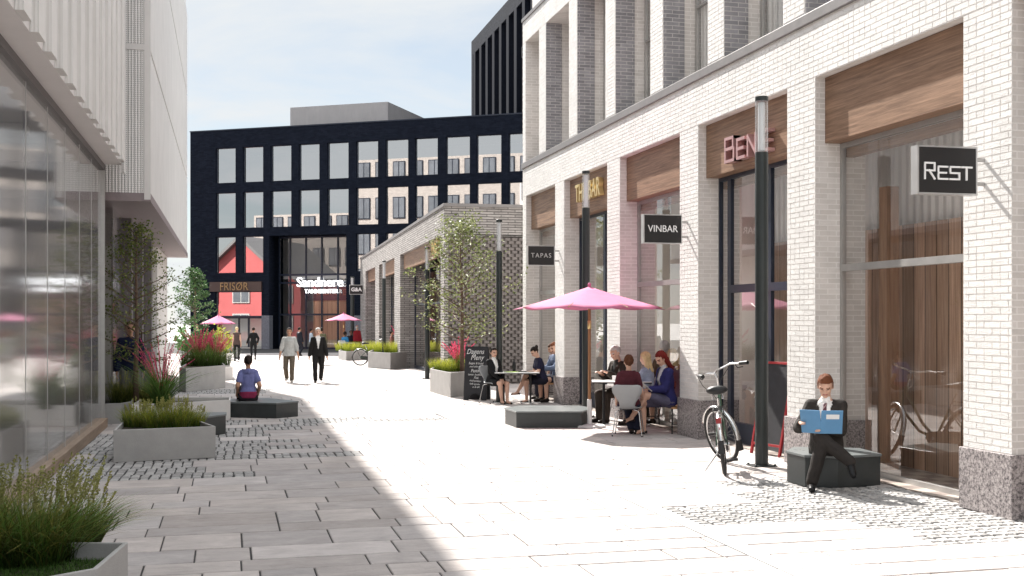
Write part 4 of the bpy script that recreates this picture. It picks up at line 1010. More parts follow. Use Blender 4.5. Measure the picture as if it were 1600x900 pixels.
def tree(label, px, zc, base_z, height, crown0, rad, seed, nl=30, leaf=.05, cols=None, trunk_r=.045, per=34, group='small trees in planters', taper=1.):
    rnd = random.Random(seed); x, y = GZ(px, zc); r = empty('small_tree', (x, y, base_z), 0, label, 'tree', group)
    tb = MB(); lb_ = MB(); H = height
    axis = [V((rnd.uniform(-.04,.04)*t*H*.4, rnd.uniform(-.04,.04)*t*H*.4, H*t)) for t in (0,.2,.4,.6,.8,1.)]
    tb.tube(axis, [trunk_r*(1-.9*t)+.004 for t in (0,.2,.4,.6,.8,1.)], 8)
    def at(t): 
        t = min(.999, t); i = int(t*5); return axis[i].lerp(axis[i+1], t*5-i)
    def leafcl(c, n, rr):
        for _ in range(n):
            q = c + V((rnd.gauss(0,1),rnd.gauss(0,1),rnd.gauss(0,.7)))*rr*.5
            u = V((rnd.gauss(0,1),rnd.gauss(0,1),rnd.gauss(0,.6))).normalized(); v = u.cross(V((rnd.gauss(0,1),rnd.gauss(0,1),rnd.gauss(0,1)))).normalized(); s = leaf*rnd.uniform(.6,1.25)
            c0, c1 = rnd.choice(cols); cc = lerp(c0, c1, rnd.random()); b0 = len(lb_.v)
            lb_.v += [tuple(q), tuple(q+u*s*.5+v*s*.28), tuple(q+u*s), tuple(q+u*s*.5-v*s*.28)]; lb_.vc += [cc]*4; lb_.f.append((b0,b0+1,b0+2,b0+3)); lb_.m.append(0)
    for i in range(nl):
        t = crown0 + (1-crown0)*((i+.5)/nl)**.9; a = i*2.4 + rnd.uniform(-.5,.5); u = (t-crown0)/(1-crown0)
        prof = (min(1, .55+u*2.2) if u < .25 else 1-.80*((u-.25)/.75)**1.25*taper) * rnd.uniform(.7,1.12)
        L = rad*prof; p0 = at(t); up = .12+.65*u + rnd.uniform(-.1,.2)
        d = V((math.cos(a), math.sin(a), up)).normalized(); side = V((-math.sin(a), math.cos(a), 0))
        pts = [p0 + d*L*k + side*L*.14*math.sin(k*3+i) + V((0,0,L*.10*k*k)) for k in (0,.3,.6,.85,1.)]
        tb.tube(pts, [trunk_r*.34*(1-.6*u)*(1-.85*k)+.0018 for k in (0,.3,.6,.85,1.)], 5)
        for j in range(6):
            k = .25+.75*(j+rnd.random())/6; i2 = 0 if k < .3 else (1 if k < .6 else (2 if k < .85 else 3)); ks = (0,.3,.6,.85,1.)
            b = pts[i2].lerp(pts[i2+1], (k-ks[i2])/(ks[i2+1]-ks[i2])); sd = (1 if j % 2 else -1)
            d2 = (d*.7 + side*sd*rnd.uniform(.5,1.1) + V((0,0,rnd.uniform(-.1,.4)))).normalized(); l2 = L*rnd.uniform(.2,.42)*(1.1-k*.4)+.06
            e = b+d2*l2; tb.tube([b, b+d2*l2*.5+V((0,0,.02)), e], [.004,.003,.0012], 4)
            for kk in (.45,.75,1.): leafcl(b.lerp(e, kk), per//6, .16*(rad/.95))
        leafcl(pts[-1], per//4, .15)
    leafcl(axis[-1], per//2, .2)
    tb.build('trunk', BARK, r, smooth=180); lb_.build('crown', LEAF, r, recalc=False); return r
TG = [((.07,.11,.02),(.19,.23,.06)), ((.10,.14,.03),(.26,.28,.09)), ((.05,.08,.018),(.13,.17,.04))]
TB = [((.10,.13,.04),(.27,.30,.12)), ((.06,.085,.02),(.18,.21,.07)), ((.15,.17,.07),(.34,.36,.19))]
tree('slender tree with airy crown beside the left glass shopfront', 213, 21.3, .30, 3.25, .20, .92, 201, 40, .058, TG, .05, 25)
tree('small tree with airy pale crown in front of the pierced brick wall', 722, 28.3, .53, 3.65, .20, 1.42, 202, 46, .078, TB, .055, 27, taper=.95)
tree('small dark green tree at the far left below the cladding', 304, 47., .38, 3.4, .30, .95, 203, 26, .10, [((.02,.06,.02),(.08,.15,.05)), ((.03,.08,.025),(.12,.19,.07))], .05, 36)

# ------------------------------------------------------------------ parasols
def parasol(label, loc, zc, R, rim, apex, pole_r=.027, n=8, rot=.2):
    r = empty('parasol', (loc[0], loc[1], 0), rot, label, 'parasol', 'pink cafe parasols with wooden poles')
    mb = MB(); rows = 6; vs = []
    for k in range(rows+1):
        t = k/rows
        for i in range(n*4):
            a = 2*math.pi*i/(n*4); seg = (i % 4)/4; f = math.cos(math.pi/n)/math.cos(((a+math.pi/n) % (2*math.pi/n)) - math.pi/n) 
            rr = R*t*(f if True else 1); sag = -.045*t*math.sin(math.pi*seg)*1.0
            z = apex - (apex-rim)*(t**.92) + sag
            vs.append((rr*math.cos(a), rr*math.sin(a), z))
    fs = []
    for k in range(rows):
        for i in range(n*4): fs.append((k*n*4+i, k*n*4+(i+1)%(n*4), (k+1)*n*4+(i+1)%(n*4), (k+1)*n*4+i))
    mb.add(vs, fs); o = mb.build('canopy', PINK, r, recalc=False, smooth=24)
    so = o.modifiers.new('cloth', 'SOLIDIFY'); so.thickness = .006
    m = MB(); m.tube([(0,0,.45),(0,0,apex-.03)], pole_r, 14); m.build('pole', TEAK, r, smooth=40)
    m = MB(); m.lathe([(R*.21,.0),(R*.21,.03),(R*.19,.04),(.045,.05),(.042,.06),(.040,.48),(.03,.485)], n=32); m.build('base', plain('white_steel', (.72,.72,.72), .4, 0, .05), r, smooth=35)
    m = MB(); m.ell((0,0,apex+.035), (.03,.03,.04)); m.lathe([(.02,apex-.02),(.035,apex),(.02,apex+.01)], n=16); m.build('finial', PINK, r, smooth=180)
    m = MB(); m.lathe([(.03,rim-.03),(.055,rim-.02),(.055,rim+.02),(.03,rim+.03)], n=16); m.lathe([(.029,rim-.38),(.033,rim-.375),(.033,rim-.24),(.029,rim-.235)], n=14); m.build('collar', GOLD, r, smooth=40)
    for i in range(n):
        a = 2*math.pi*i/n; m = MB(); m.tube([(.03*math.cos(a),.03*math.sin(a),apex-.05),(R*.97*math.cos(a),R*.97*math.sin(a),rim-.012)], .008, 5)
        m.tube([(.05*math.cos(a),.05*math.sin(a),rim),(R*.5*math.cos(a),R*.5*math.sin(a),(apex+rim)/2-.03)], .007, 5); m.build('rib', TEAK, r)
    return r
x, y = G(921, 667)
p1 = parasol('large pink parasol shading the nearer cafe table', (x, y), 20, 1.34, 2.10, 2.46)
x, y = GZ(341, 58); parasol('far left pink parasol above the green shrubs', (x, y), 58, .93, 1.66, 2.08, .03)
x, y = GZ(537, 57); parasol('far middle pink parasol in front of the glass entrance', (x, y), 57, .95, 1.83, 2.17, .03)

# ------------------------------------------------------------------ cafe furniture
SHELL = plain('grey_shell', (.33,.34,.35), .5, 0, .05)
def shell_chair(label, loc, rz):
    r = empty('shell_chair', (loc[0], loc[1], 0), rz, label, 'chair', 'grey shell chairs at the cafe tables')
    prof = [(.21,.425,.19),(.19,.445,.205),(.05,.445,.215),(-.08,.44,.205),(-.155,.45,.155),(-.195,.49,.12),(-.215,.55,.135),(-.235,.63,.185),(-.25,.71,.235),(-.262,.78,.245),(-.268,.825,.215),(-.27,.835,.17)]
    vs = []; nx = 9
    for y_, z_, hw in prof:
        for i in range(nx):
            t = i/(nx-1)*2-1; vs.append((hw*t, y_ + (.03*t*t if z_ > .5 else 0), z_ + (.02*t*t if z_ < .47 else 0)))
    mb = MB(); mb.add(vs, [(k*nx+i, k*nx+i+1, (k+1)*nx+i+1, (k+1)*nx+i) for k in range(len(prof)-1) for i in range(nx-1)])
    o = mb.build('seat_shell', SHELL, r, smooth=180); so = o.modifiers.new('thick', 'SOLIDIFY'); so.thickness = .012; so.offset = 0
    for sx in (-1,1):
        for sy in (-1,1):
            m = MB(); m.tube([(.06*sx,.03*sy-.0,.432),(.16*sx,.13*sy,.415),(.185*sx,.15*sy,.39),(.24*sx,.22*sy,.0)], .0085, 8); m.build('leg', CHROME, r, smooth=60)
            m = MB(); m.tube([(.238*sx,.217*sy,.02),(.24*sx,.22*sy,0)], .012, 8); m.build('foot', BLACK, r)
    m = MB(); m.lathe([(.09,.418),(.09,.434)], n=20); m.build('seat_mount', BLACK, r)
    return r
def wood_bench(label, loc, rz, L=1.5, w=.34, h=.45, name='cafe_bench', cat='bench', group='wooden cafe benches'):
    r = empty(name, (loc[0], loc[1], 0), rz, label, cat, group)
    m = MB()
    k = 4
    for i in range(k): m.box(-w/2+w*i/k+.004, -w/2+w*(i+1)/k-.004, -L/2, L/2, h-.035, h)
    m.build('seat', SEAT_WOOD, r, bevel=.004)
    for sx in (-1,1):
        for sy in (-1,1):
            m = MB(); m.tube([(sx*w*.36, sy*L*.42, h-.036),(sx*w*.44, sy*L*.46, 0)], .013, 8); m.build('leg', BLACK, r)
    m = MB()
    for sy in (-1,1): m.tube([(-w*.41, sy*L*.446, .16),(w*.41, sy*L*.446, .16)], .009, 6)
    m.build('stretcher', BLACK, r); return r
def cafe_table(label, loc, rz, L=1.1, w=.66, h=.72, legs=2):
    r = empty('cafe_table', (loc[0], loc[1], 0), rz, label, 'table', 'white-topped cafe tables')
    m = MB(); m.box(-L/2, L/2, -w/2, w/2, h-.012, h); m.build('tabletop', plain('table_top', (.78,.78,.77), .35, 0, .03), r, bevel=.004)
    m = MB(); m.box(-L/2+.004, L/2-.004, -w/2+.004, w/2-.004, h-.032, h-.0125); m.build('top_edge', BLACK, r)
    for sx in ((-1,1) if legs == 2 else (0,)):
        m = MB(); m.tube([(sx*L*.3,0,.02),(sx*L*.3,0,h-.033)], .024, 12); m.build('leg', BLACK, r, smooth=40)
        m = MB(); m.box(sx*L*.3-.22, sx*L*.3+.22, -.03, .03, 0, .018); m.box(sx*L*.3-.03, sx*L*.3+.03, -.22, .22, .0005, .0185); m.build('foot', CHROME, r, bevel=.003)
    return r
# ------------------------------------------------------------------ people
DG = None
def fuse(mb, vox, smooth=6, fac=.5):
    """the overlapping volumes of a figure fused into one continuous skin"""
    me = mb.mesh('fuse', []); o = bpy.data.objects.new('fuse', me); COL.objects.link(o)
    r = o.modifiers.new('r', 'REMESH'); r.mode = 'VOXEL'; r.voxel_size = vox; r.use_smooth_shade = True
    s = o.modifiers.new('s', 'SMOOTH'); s.factor = fac; s.iterations = smooth
    dg = bpy.context.evaluated_depsgraph_get(); out = bpy.data.meshes.new_from_object(o.evaluated_get(dg))
    bpy.data.objects.remove(o); bpy.data.meshes.remove(me)
    return out
def cut(me, test):
    bm = bmesh.new(); bm.from_mesh(me)
    dead = [f for f in bm.faces if test(f.calc_center_median())]
    bmesh.ops.delete(bm, geom=dead, context='FACES'); bm.to_mesh(me); bm.free()
def rumple(me, amp, sc_, seed=0.):
    no = [v.normal.copy() for v in me.vertices]
    for v, n in zip(me.vertices, no):
        p = V((v.co.x*sc_+seed, v.co.y*sc_, v.co.z*sc_*.62))
        v.co += n*((mnoise.noise(p) + .5*mnoise.noise(p*2.1))*amp)
RUM = {'jacket': (.007,11.), 'shirt': (.006,12.), 'trousers': (.007,11.), 'skirt': (.004,10.), 'shorts': (.005,11.), 'hair': (.007,32.)}
def dress(name, me, mats, parent):
    if name in RUM: rumple(me, *RUM[name], seed=parent.location.x*3.)
    me.materials.clear()
    for m in (mats if isinstance(mats, (list,tuple)) else [mats]): me.materials.append(m)
    me.polygons.foreach_set('use_smooth', [True]*len(me.polygons)); me.name = name
    return link_mesh(name, me, parent)
def cloth(col, rough=.85):
    k = 'cloth_%d_%d_%d' % tuple(int(c*1000) for c in col)
    return plain(k, col, rough, 0, .16, 14., .25, 90., spec=.2)
SKIN = {'pale': plain('skin_pale', (.56,.34,.25), .5, 0, .06, 12.), 'tan': plain('skin_tan', (.44,.24,.155), .5, 0, .06, 12.), 'dark': plain('skin_dark', (.12,.06,.04), .5, 0, .08, 12.)}
HAIRC = {'brown': (.06,.030,.018), 'dark': (.018,.012,.010), 'ginger': (.13,.046,.022), 'auburn': (.11,.010,.008), 'blond': (.60,.47,.27), 'grey': (.50,.49,.47), 'chestnut': (.085,.032,.016)}
EYEM = plain('eye', (.03,.02,.018), .2, 0, .1); LIPM = plain('lips', (.36,.13,.11), .5, 0, .05)
UP = V((0,0,1)); FW = V((0,1,0)); RT = V((1,0,0))
def person(label, loc, yaw, top, legs, hair=('short','brown'), skin='pale', scale=1., base=0., vox=.014, sex='m', sit=None, lean=0., head=(0.,0.),
           hands=None, feet=None, sleeve='long', bottom='trousers', shoes=(.02,.015,.013), inner=None, tie=None, heel=False, group=None, knees=None, elbow=None, hood=False, twist=0., beard=False, long_top=0., waist=None, hem=-.08):
    """feet/hands: targets in the figure's own metres, x to its right, y ahead, z up"""
    r = empty('person', (loc[0], loc[1], base), yaw, label, 'person', group); r.scale = (scale,)*3
    f = sex == 'f'
    hz = sit if sit is not None else .905
    P = V((0,0,hz + (.085 if sit is not None else 0))); u = V((0, math.sin(lean), math.cos(lean))); fw = V((0, math.cos(lean), -math.sin(lean)))
    T = M.Rotation(twist, 3, u); rt = T @ RT; fwt = T @ fw
    sw = .133 if f else .158; hw = .092
    S = {s: P + u*.460 + rt*(s*sw) for s in (-1,1)}; Hp = {s: P + RT*(s*hw) + V((0,.0,-.03)) for s in (-1,1)}
    nk = P + u*.525 - fwt*.01
    hp, hy = head; hd_u = (M.Rotation(hp, 3, RT) @ u); Rh = M.Rotation(hy, 3, UP) @ M.Rotation(hp-lean, 3, 'X')
    hc = nk + (u*.5+hd_u*.5).normalized()*.155 + fwt*.02
    W = {s: V(hands[s]) if hands and s in hands else S[s] + V((s*.07, .06, -.53)) for s in (-1,1)}
    EL = {}
    for s in (-1,1):
        pole = V(elbow[s]) if elbow and s in elbow else (V((s*.35,-.6,-1)) if (hands and s in hands) else V((s*.3,-1,0)))
        EL[s], W[s] = ikm(S[s], W[s], .285, .255, pole)
    A = {s: V(feet[s]) if feet and s in feet else V((s*.10, 0, .085)) for s in (-1,1)}
    K = {}
    for s in (-1,1):
        K[s], A[s] = ikm(Hp[s], A[s], .43, .415, V(knees[s]) if knees and s in knees else V((s*.08,1,.45 if sit is not None else 0)))
    def torso(mb, d, lo=-.07, hi=.50, wide=0.):
        prof = ([(-.08,.145,.105),(.0,.158,.115),(.08,.145,.105),(.18,.120,.090),(.30,.132,.108),(.38,.138,.106),(.46,.122,.075),(.51,.075,.058),(.545,.05,.05)] if f else
                [(-.08,.145,.105),(.0,.152,.112),(.10,.148,.104),(.20,.146,.102),(.32,.155,.114),(.40,.160,.110),(.47,.145,.082),(.515,.085,.062),(.55,.055,.055)])
        rings = []
        for h, rx, ry in prof:
            if h < lo-1e-6 or h > hi+1e-6: continue
            w_ = wide*(max(0,.15-h)/.2)
            k = max(0, min(1, h/.4)); ax = (RT*(1-k)+rt*k).normalized(); ay = (fw*(1-k)+fwt*k).normalized()
            rings.append((P+u*h + (fwt*.008 if .25 < h < .42 else V((0,0,0))), rx+d+w_, ry+d+w_*.7, ax, ay))
        mb.loft(rings, 18)
        if hi > .42:
            for s in (-1,1): mb.cap(P+u*.455+rt*(s*.06), S[s]-u*.003, .050+d, .050+d)
        if f and hi > .35:
            for s in (-1,1): mb.ell(P+u*.33+rt*(s*.062)+fwt*.075, (.052+d,.05+d,.05+d))
    def arm(mb, s, d, t0=0., t1=1., loose=0.):
        # t in 0..2 : upper arm then forearm
        mb.cap(S[s], EL[s] if t1 >= 1 else S[s].lerp(EL[s], t1), .052+d, .043+d+loose if t1 >= 1 else .047+d+loose)
        if t1 > 1: mb.cap(EL[s], EL[s].lerp(W[s], t1-1), .042+d+loose, .031+d+loose)
    def leg(mb, s, d, t1=2., loose=0.):
        q = min(1, t1); a = .082 if not f else .085
        mb.cap(Hp[s], Hp[s].lerp(K[s], q), a+d, .058+d+loose+(1-q)*.02)
        if t1 > 1:
            k2 = K[s].lerp(A[s], min(1,(t1-1))); mid = K[s].lerp(A[s], .33*(t1-1)); bk = (K[s]-A[s]).cross(RT).normalized()*(-.012)
            if d < .012: mb.cap(K[s], mid+bk, .055+d, .056+d); mb.cap(mid+bk, k2, .055+d, .036+d)
            else: mb.cap(K[s], k2, .056+d+loose, .046+d+loose)
    def footv(s):
        d = (K[s]-A[s]).normalized(); fl = V((s*.12,1,0)); fl.normalize()
        if feet and s in feet and len(feet) > 2 and ('dir', s) in feet: fl = V(feet[('dir', s)]).normalized()
        return fl
    # --- the body: one skin
    b = MB(); torso(b, -.004, -.08, .55)
    b.cap(P+u*.49, hc - Rh@V((0,.012,.06)), .056 if not f else .048, .050 if not f else .043)
    for s in (-1,1):
        arm(b, s, 0, 0, 2); leg(b, s, 0)
        fl = footv(s); b.cap(A[s]+V((0,0,-.03)), A[s]+fl*.13+V((0,0,-.052 if not heel else -.06)), .038, .028)
        # hand: palm, four fingers of different length, thumb from the side of the palm
        d = (W[s]-EL[s]).normalized(); side = d.cross(UP); side = side.normalized() if side.length > .1 else RT.copy()
        if not (hands and s in hands): side = FW.copy()
        nrm = side.cross(d).normalized()
        if nrm.z > 0 or not (hands and s in hands): nrm = -nrm
        if not (hands and s in hands): nrm = V((-s,0,0))
        pc = W[s] + d*.055; rot = M((side, d, nrm)).transposed()
        b.ell(W[s]+d*.05, (.040,.052,.017), rot); b.cap(W[s]-d*.02, W[s]+d*.03, .026, .024)
        for q, ln in ((-1.5,.062),(-.5,.076),(.5,.080),(1.5,.068)):
            base_ = W[s]+d*.088+side*(q*.0185); m1 = base_+d*ln*.55+nrm*ln*.18; b.cap(base_, m1, .0088, .0084, 8); b.cap(m1, m1+d*ln*.30+nrm*ln*.36, .0082, .0068, 8)
        ts = side*(-1 if (side.dot(RT)*s > 0) else 1)
        if not (hands and s in hands): ts = FW
        t0 = W[s]+d*.028+ts*.030; t1_ = t0+d*.03+ts*.026+nrm*.012; b.cap(t0, t1_, .0115, .010, 8); b.cap(t1_, t1_+d*.032+ts*.006+nrm*.012, .0098, .0075, 8)
    def hv(x, y, z): return hc + Rh @ V((x,y,z))
    k = 1.0 if f else 1.06
    b.ell(hv(0,-.008,.022), (.074*k,.094*k,.094*k), Rh, 16, 12); b.ell(hv(0,.020,-.035), (.058*k,.070*k,.078*k), Rh, 16, 12)
    b.cap(hv(0,.062,-.085*k), hv(0,.052,-.06), .024, .034)                       # chin and jaw
    b.cap(hv(0,.085*k,.012), hv(0,.106*k,-.028), .0095, .0135); b.ell(hv(.012,.093*k,-.030), (.009,.009,.007)); b.ell(hv(-.012,.093*k,-.030), (.009,.009,.007))
    for s in (-1,1):
        b.cap(hv(s*.012,.088*k,.026), hv(s*.048,.072*k,.022), .010, .010); b.ell(hv(s*.074*k,-.008,-.012), (.010,.022,.032), Rh)
        b.ell(hv(s*.040,.062*k,-.022), (.020,.018,.016), Rh)
    b.cap(hv(-.016,.084*k,-.058), hv(.016,.084*k,-.058), .0085, .0085)
    me = fuse(b, vox, 4 if vox < .01 else 3)
    inv = Rh.inverted()
    body = dress('body', me, [SKIN[skin], EYEM, LIPM, cloth(HAIRC[hair[1]] if hair[1] in HAIRC else hair[1])], r)
    if vox < .016:
        for p in me.polygons:
            q = inv @ (V(p.center)-hc)
            if q.y > .04:
                if -.068 < q.z < -.049 and abs(q.x) < .026 and q.y > .07: p.material_index = 2
                elif abs(abs(q.x)-.033) < .013 and abs(q.z-.002) < .0065: p.material_index = 1
                elif .018 < abs(q.x) < .052 and abs(q.z-.0235) < .0055: p.material_index = 3
    # --- hair
    hb = MB(); hm = cloth(HAIRC[hair[1]], .6); kind = hair[0]; hv_ = max(vox*.8, .006)
    fr = .060 if kind != 'bald' else .0
    hb.ell(hv(0,-.012,.030), (.082*k,.103*k,.098*k), Rh, 18, 14)
    if kind in ('long','bob'):
        L = .24 if kind == 'long' else .15
        for s in (-1,0,1): hb.cap(hv(s*.052,-.05+.012*abs(s),.02), hv(s*.070,-.085+.05*abs(s),-L*(.85 if s else 1)), .050, .034)
    if kind == 'pony': hb.cap(hv(0,-.095,.03), hv(0,-.125,-.02), .028, .030); hb.cap(hv(0,-.125,-.02), hv(0,-.105,-.20), .028, .013)
    if kind == 'bun': hb.ell(hv(0,-.115,.065), (.042,.038,.040), Rh)
    hme = fuse(hb, hv_, 3)
    def hcut(c):
        q = inv @ (V(c)-hc)
        if kind in ('long','bob'): return q.y > .028 and q.z < .070 - .2*abs(q.x) or (q.y > .045 and abs(q.x) < .05 and q.z < .075)
        if kind == 'bald': return q.z > .055 or q.y > -.005 or q.z < -.055
        lowside = -.012 if q.y > -.02 else -.075
        return (q.y > .022 and q.z < .076 - .12*abs(q.x)) or q.z < lowside
    cut(hme, hcut); dress('hair', hme, hm, r)
    # --- legs' clothing
    lm = cloth(legs); e = .014
    if bottom in ('trousers','slim','shorts'):
        lb_ = MB(); 
        lb_.loft([(P+u*h, rx+e, ry+e, RT, fw) for h, rx, ry in ((-.09,.13,.10),(-.02,.152,.112),(.05,.146,.106),(.085,.140,.102))], 18)
        for s in (-1,1): leg(lb_, s, e if bottom != 'slim' else .008, 1.96 if bottom != 'shorts' else .62, .006 if bottom == 'trousers' else 0.)
        dress('trousers' if bottom != 'shorts' else 'shorts', fuse(lb_, vox, 4), lm, r)
    else:
        lb_ = MB(); lb_.loft([(P+u*h, rx+e, ry+e, RT, fw) for h, rx, ry in ((-.09,.13,.10),(-.02,.152,.112),(.05,.146,.106),(.12,.13,.096))], 18)
        for s in (-1,1): leg(lb_, s, .018, .74)
        for t in (.2,.4,.6,.74): lb_.cap(Hp[-1].lerp(K[-1], t), Hp[1].lerp(K[1], t), .085-.02*t, .085-.02*t)
        dress('skirt', fuse(lb_, vox, 4), lm, r)
    if waist:
        wb_ = MB(); wb_.loft([(P+u*h, .158+e, .118+e, RT, fw) for h in (-.04,.0,.06,.09)], 18); dress('waistband', fuse(wb_, vox, 2), cloth(waist), r)
    # --- shoes
    for s in (-1,1):
        sb = MB(); fl = footv(s)
        a0 = A[s]+V((0,0,-.032)); tip = A[s]+fl*.145+V((0,0,-.054 if not heel else -.060))
        if heel:
            sb.cap(a0+V((0,0,-.008))-fl*.02, tip, .036, .026); sb.cap(a0-fl*.045, a0-fl*.05+V((0,0,-.045)), .014, .008)
        else: sb.cap(a0-fl*.03+V((0,0,-.008)), tip, .047, .036); sb.cap(a0, a0+V((0,0,.02)), .046, .044)
        sm = fuse(sb, min(vox, .010), 3)
        if heel: cut(sm, lambda c, s=s, fl=fl: (V(c)-A[s]).dot(fl) < .095 and V(c).z > A[s].z-.030)
        dress('shoe', sm, cloth(shoes, .35), r)
    # --- upper clothing
    if inner is not None:
        ib = MB(); torso(ib, .008, .05, .515); ib.cap(P+u*.49+fwt*.01, P+u*.540+fwt*.012, .060, .054); dress('shirt_front', fuse(ib, vox, 3), cloth(inner), r)
    tb = MB(); jk = inner is not None
    d = .024 if jk else .013
    torso(tb, d, hem, .515 if not jk else .51, .02 + long_top)
    for s in (-1,1):
        if sleeve == 'long': arm(tb, s, .013 if not jk else .018, 0, 1.93, .006)
        elif sleeve == 'rolled': arm(tb, s, .015, 0, 1.35, .006)
        elif sleeve == 'short': arm(tb, s, .013, 0, .60, .004)
        else: tb.cap(S[s]-rt*(s*.02), S[s]+rt*(s*.02), .066, .06)
    if hood:
        for q in range(-4, 5):
            a = q*.42; c = P+u*.505 - fwt*(.075*math.cos(a)) + rt*(.10*math.sin(a)); tb.cap(c, c-u*.045*math.cos(a*.6)-fwt*.012, .036, .030)
    if not jk: tb.cap(P+u*.49, P+u*.525+fwt*.005, .066, .060)
    tm = fuse(tb, vox, 4)
    if jk:
        def vcut(c):
            q = V(c)-P; h = q.dot(u); y = q.dot(fwt); x = q.dot(rt)
            return (y > .03 and .14 < h and abs(x) < .010+.17*(h-.14)) or (h > .515 and abs(x) < .07)
        cut(tm, vcut)
    else:
        cut(tm, lambda c: (V(c)-P-u*.53).length < .062 and (V(c)-P).dot(u) > .528)
    dress('jacket' if jk else 'shirt', tm, cloth(top), r)
    if tie:
        kb = MB(); e0 = P+u*.495+fwt*.085; kb.loft([(e0, .022,.012,rt,fwt),(e0-u*.04+fwt*.012,.017,.012,rt,fwt),(P+u*.36+fwt*.150,.030,.008,rt,fwt),(P+u*.16+fwt*.135,.036,.008,rt,fwt),(P+u*.10+fwt*.13,.006,.006,rt,fwt)], 10)
        m = kb.mesh('tie', TIE); m.polygons.foreach_set('use_smooth', [True]*len(m.polygons)); link_mesh('tie', m, r)
    r['hand_l'] = list(W[-1]); return r
def stripe_mat():
    m = bpy.data.materials.new('striped_silk'); nt, out = nodes_of(m); L = nt.links.new
    tc = N(nt,'ShaderNodeTexCoord'); wv = N(nt,'ShaderNodeTexWave'); wv.inputs['Scale'].default_value = 14; wv.bands_direction = 'DIAGONAL'; L(tc.outputs['Object'], wv.inputs[0])
    rp = N(nt,'ShaderNodeValToRGB'); rp.color_ramp.elements[0].position = .82; rp.color_ramp.elements[0].color = (.06,.008,.018,1); rp.color_ramp.elements[1].position = .86; rp.color_ramp.elements[1].color = (.4,.25,.25,1); L(wv.outputs['Fac'], rp.inputs[0])
    b = N(nt,'ShaderNodeBsdfPrincipled'); b.inputs['Roughness'].default_value = .4; L(rp.outputs[0], b.inputs[0]); L(b.outputs[0], out.inputs[0]); return m
TIE = stripe_mat()
def yaw_to_cam(x, y, off=0.): return math.atan2(-x, y) + math.pi + off   # facing the camera from (x, y)
def fc(x, y, off=0.):
    d = V((-x, -y)); return math.atan2(-d.x, d.y) + off
def walk(ph, s=.20): return {-1: (-.09, s*ph, .085 + (.05 if ph < 0 else 0)), 1: (.09, -s*ph, .085 + (.05 if ph > 0 else 0))}

# --- the reader on the bench
zc = 12.98; x, y = GZ(1291, zc)
yw = fc(x, y, math.radians(-6))
hero = person('man in a dark suit and striped tie sitting on a bench reading a blue folder', (x, y), yw, (.030,.026,.024), (.030,.026,.024), ('short','ginger'), 'pale', 1.04, 0, .008, 'm', sit=.35/1.04,
    lean=.06, head=(-.42,.05), inner=(.75,.74,.73), tie=True, sleeve='long',
    hands={1: (.225,.335,.700), -1: (-.035,.345,.650)}, elbow={1: (.55,-.5,-1), -1: (-.5,-.4,-1)},
    feet={-1: (.105,.43,.085), 1: (-.30,.50,.33), ('dir',1): (-.25,.8,-.45)}, knees={-1: (.15,1,.5), 1: (.22,1,.8)}, shoes=(.012,.012,.013))
# blue folder held open
r = empty('blue_folder', (x, y, 0), yw, 'open blue folder with a white label in the hands of the reading man', 'folder'); r.scale = (1.04,)*3
BLUE = plain('blue_card', (.10,.26,.46), .6, 0, .06, 6., .1, 80.)
def board(mb, cx, cy, cz, w, h, ry, tilt):
    q = M.Translation((cx,cy,cz)) @ M.Rotation(ry, 4, 'Z') @ M.Rotation(tilt, 4, 'X')
    mb.box(-w/2, w/2, -.004, .004, -h/2, h/2, q); return q
m = MB(); q1 = board(m, .112, .455, .735, .225, .255, -.30, -.22); m.build('cover', BLUE, r, bevel=.002)
m = MB(); q2 = board(m, -.104, .455, .735, .225, .255, .30, -.22); m.build('cover', BLUE, r, bevel=.002)
m = MB(); m.box(-.075,.06,.0045,.006,.035,.085, q2); m.build('label', plain('paper', (.75,.75,.75), .8, 0, .02), r)
m = MB(); q3 = q1 @ M.Translation((0,-.008,0)); m.box(-.10,.10,-.003,.003,-.118,.118,q3); q4 = q2 @ M.Translation((0,-.008,0)); m.box(-.10,.10,-.003,.003,-.118,.118,q4); m.build('pages', plain('paper', (.75,.75,.75)), r)
# --- the woman with her back to us on the left bench
x, y = GZ(388, 22.25); 
person('woman in a blue hooded top sitting on the left bench, back to the camera', (x, y), fc(x, y)+math.pi+.08, (.155,.17,.36), (.02,.015,.02), ('pony','dark'), 'tan', 1.0, 0, .012, 'f', sit=.30, lean=.05, head=(-.10,.0),
    sleeve='short', hood=True, waist=(.22,.025,.07), hem=.07, hands={-1: (-.20,.14,.46), 1: (.20,.14,.46)}, feet={-1: (-.12,.42,.085), 1: (.12,.42,.085)})
# --- strollers in the middle of the square
WG_ = 'people walking in the square'
x, y = G(452, 597.5); person('man in a light grey shirt and brown trousers walking nearer', (x, y), fc(x, y, -.08), (.40,.41,.40), (.105,.085,.062), ('short','dark'), 'tan', .955, 0, .014, 'm', feet=walk(1,.16), sleeve='rolled', shoes=(.45,.43,.40), long_top=.03, hands={-1:(-.29,.06,.80), 1:(.29,.10,.80)}, elbow={-1:(-1,-1,0),1:(1,-1,0)}, group=WG_)
x, y = G(497, 597.5); person('grey-haired man in black with an open white shirt striding nearer', (x, y), fc(x, y, .05), (.012,.011,.011), (.012,.011,.011), ('short','grey'), 'pale', .955, 0, .014, 'm', feet=walk(-1,.16), inner=(.70,.69,.68), hands={-1:(-.28,.10,.79), 1:(.28,.04,.79)}, elbow={-1:(-1,-1,0),1:(1,-1,0)}, group=WG_)
x, y = G(370, 564.5); person('blond woman in a brown sleeveless top and black leggings walking away', (x, y), fc(x, y)+math.pi, (.075,.050,.045), (.012,.012,.014), ('bun','blond'), 'pale', .90, 0, .02, 'f', feet=walk(1,.14), sleeve='none', bottom='slim', group=WG_)
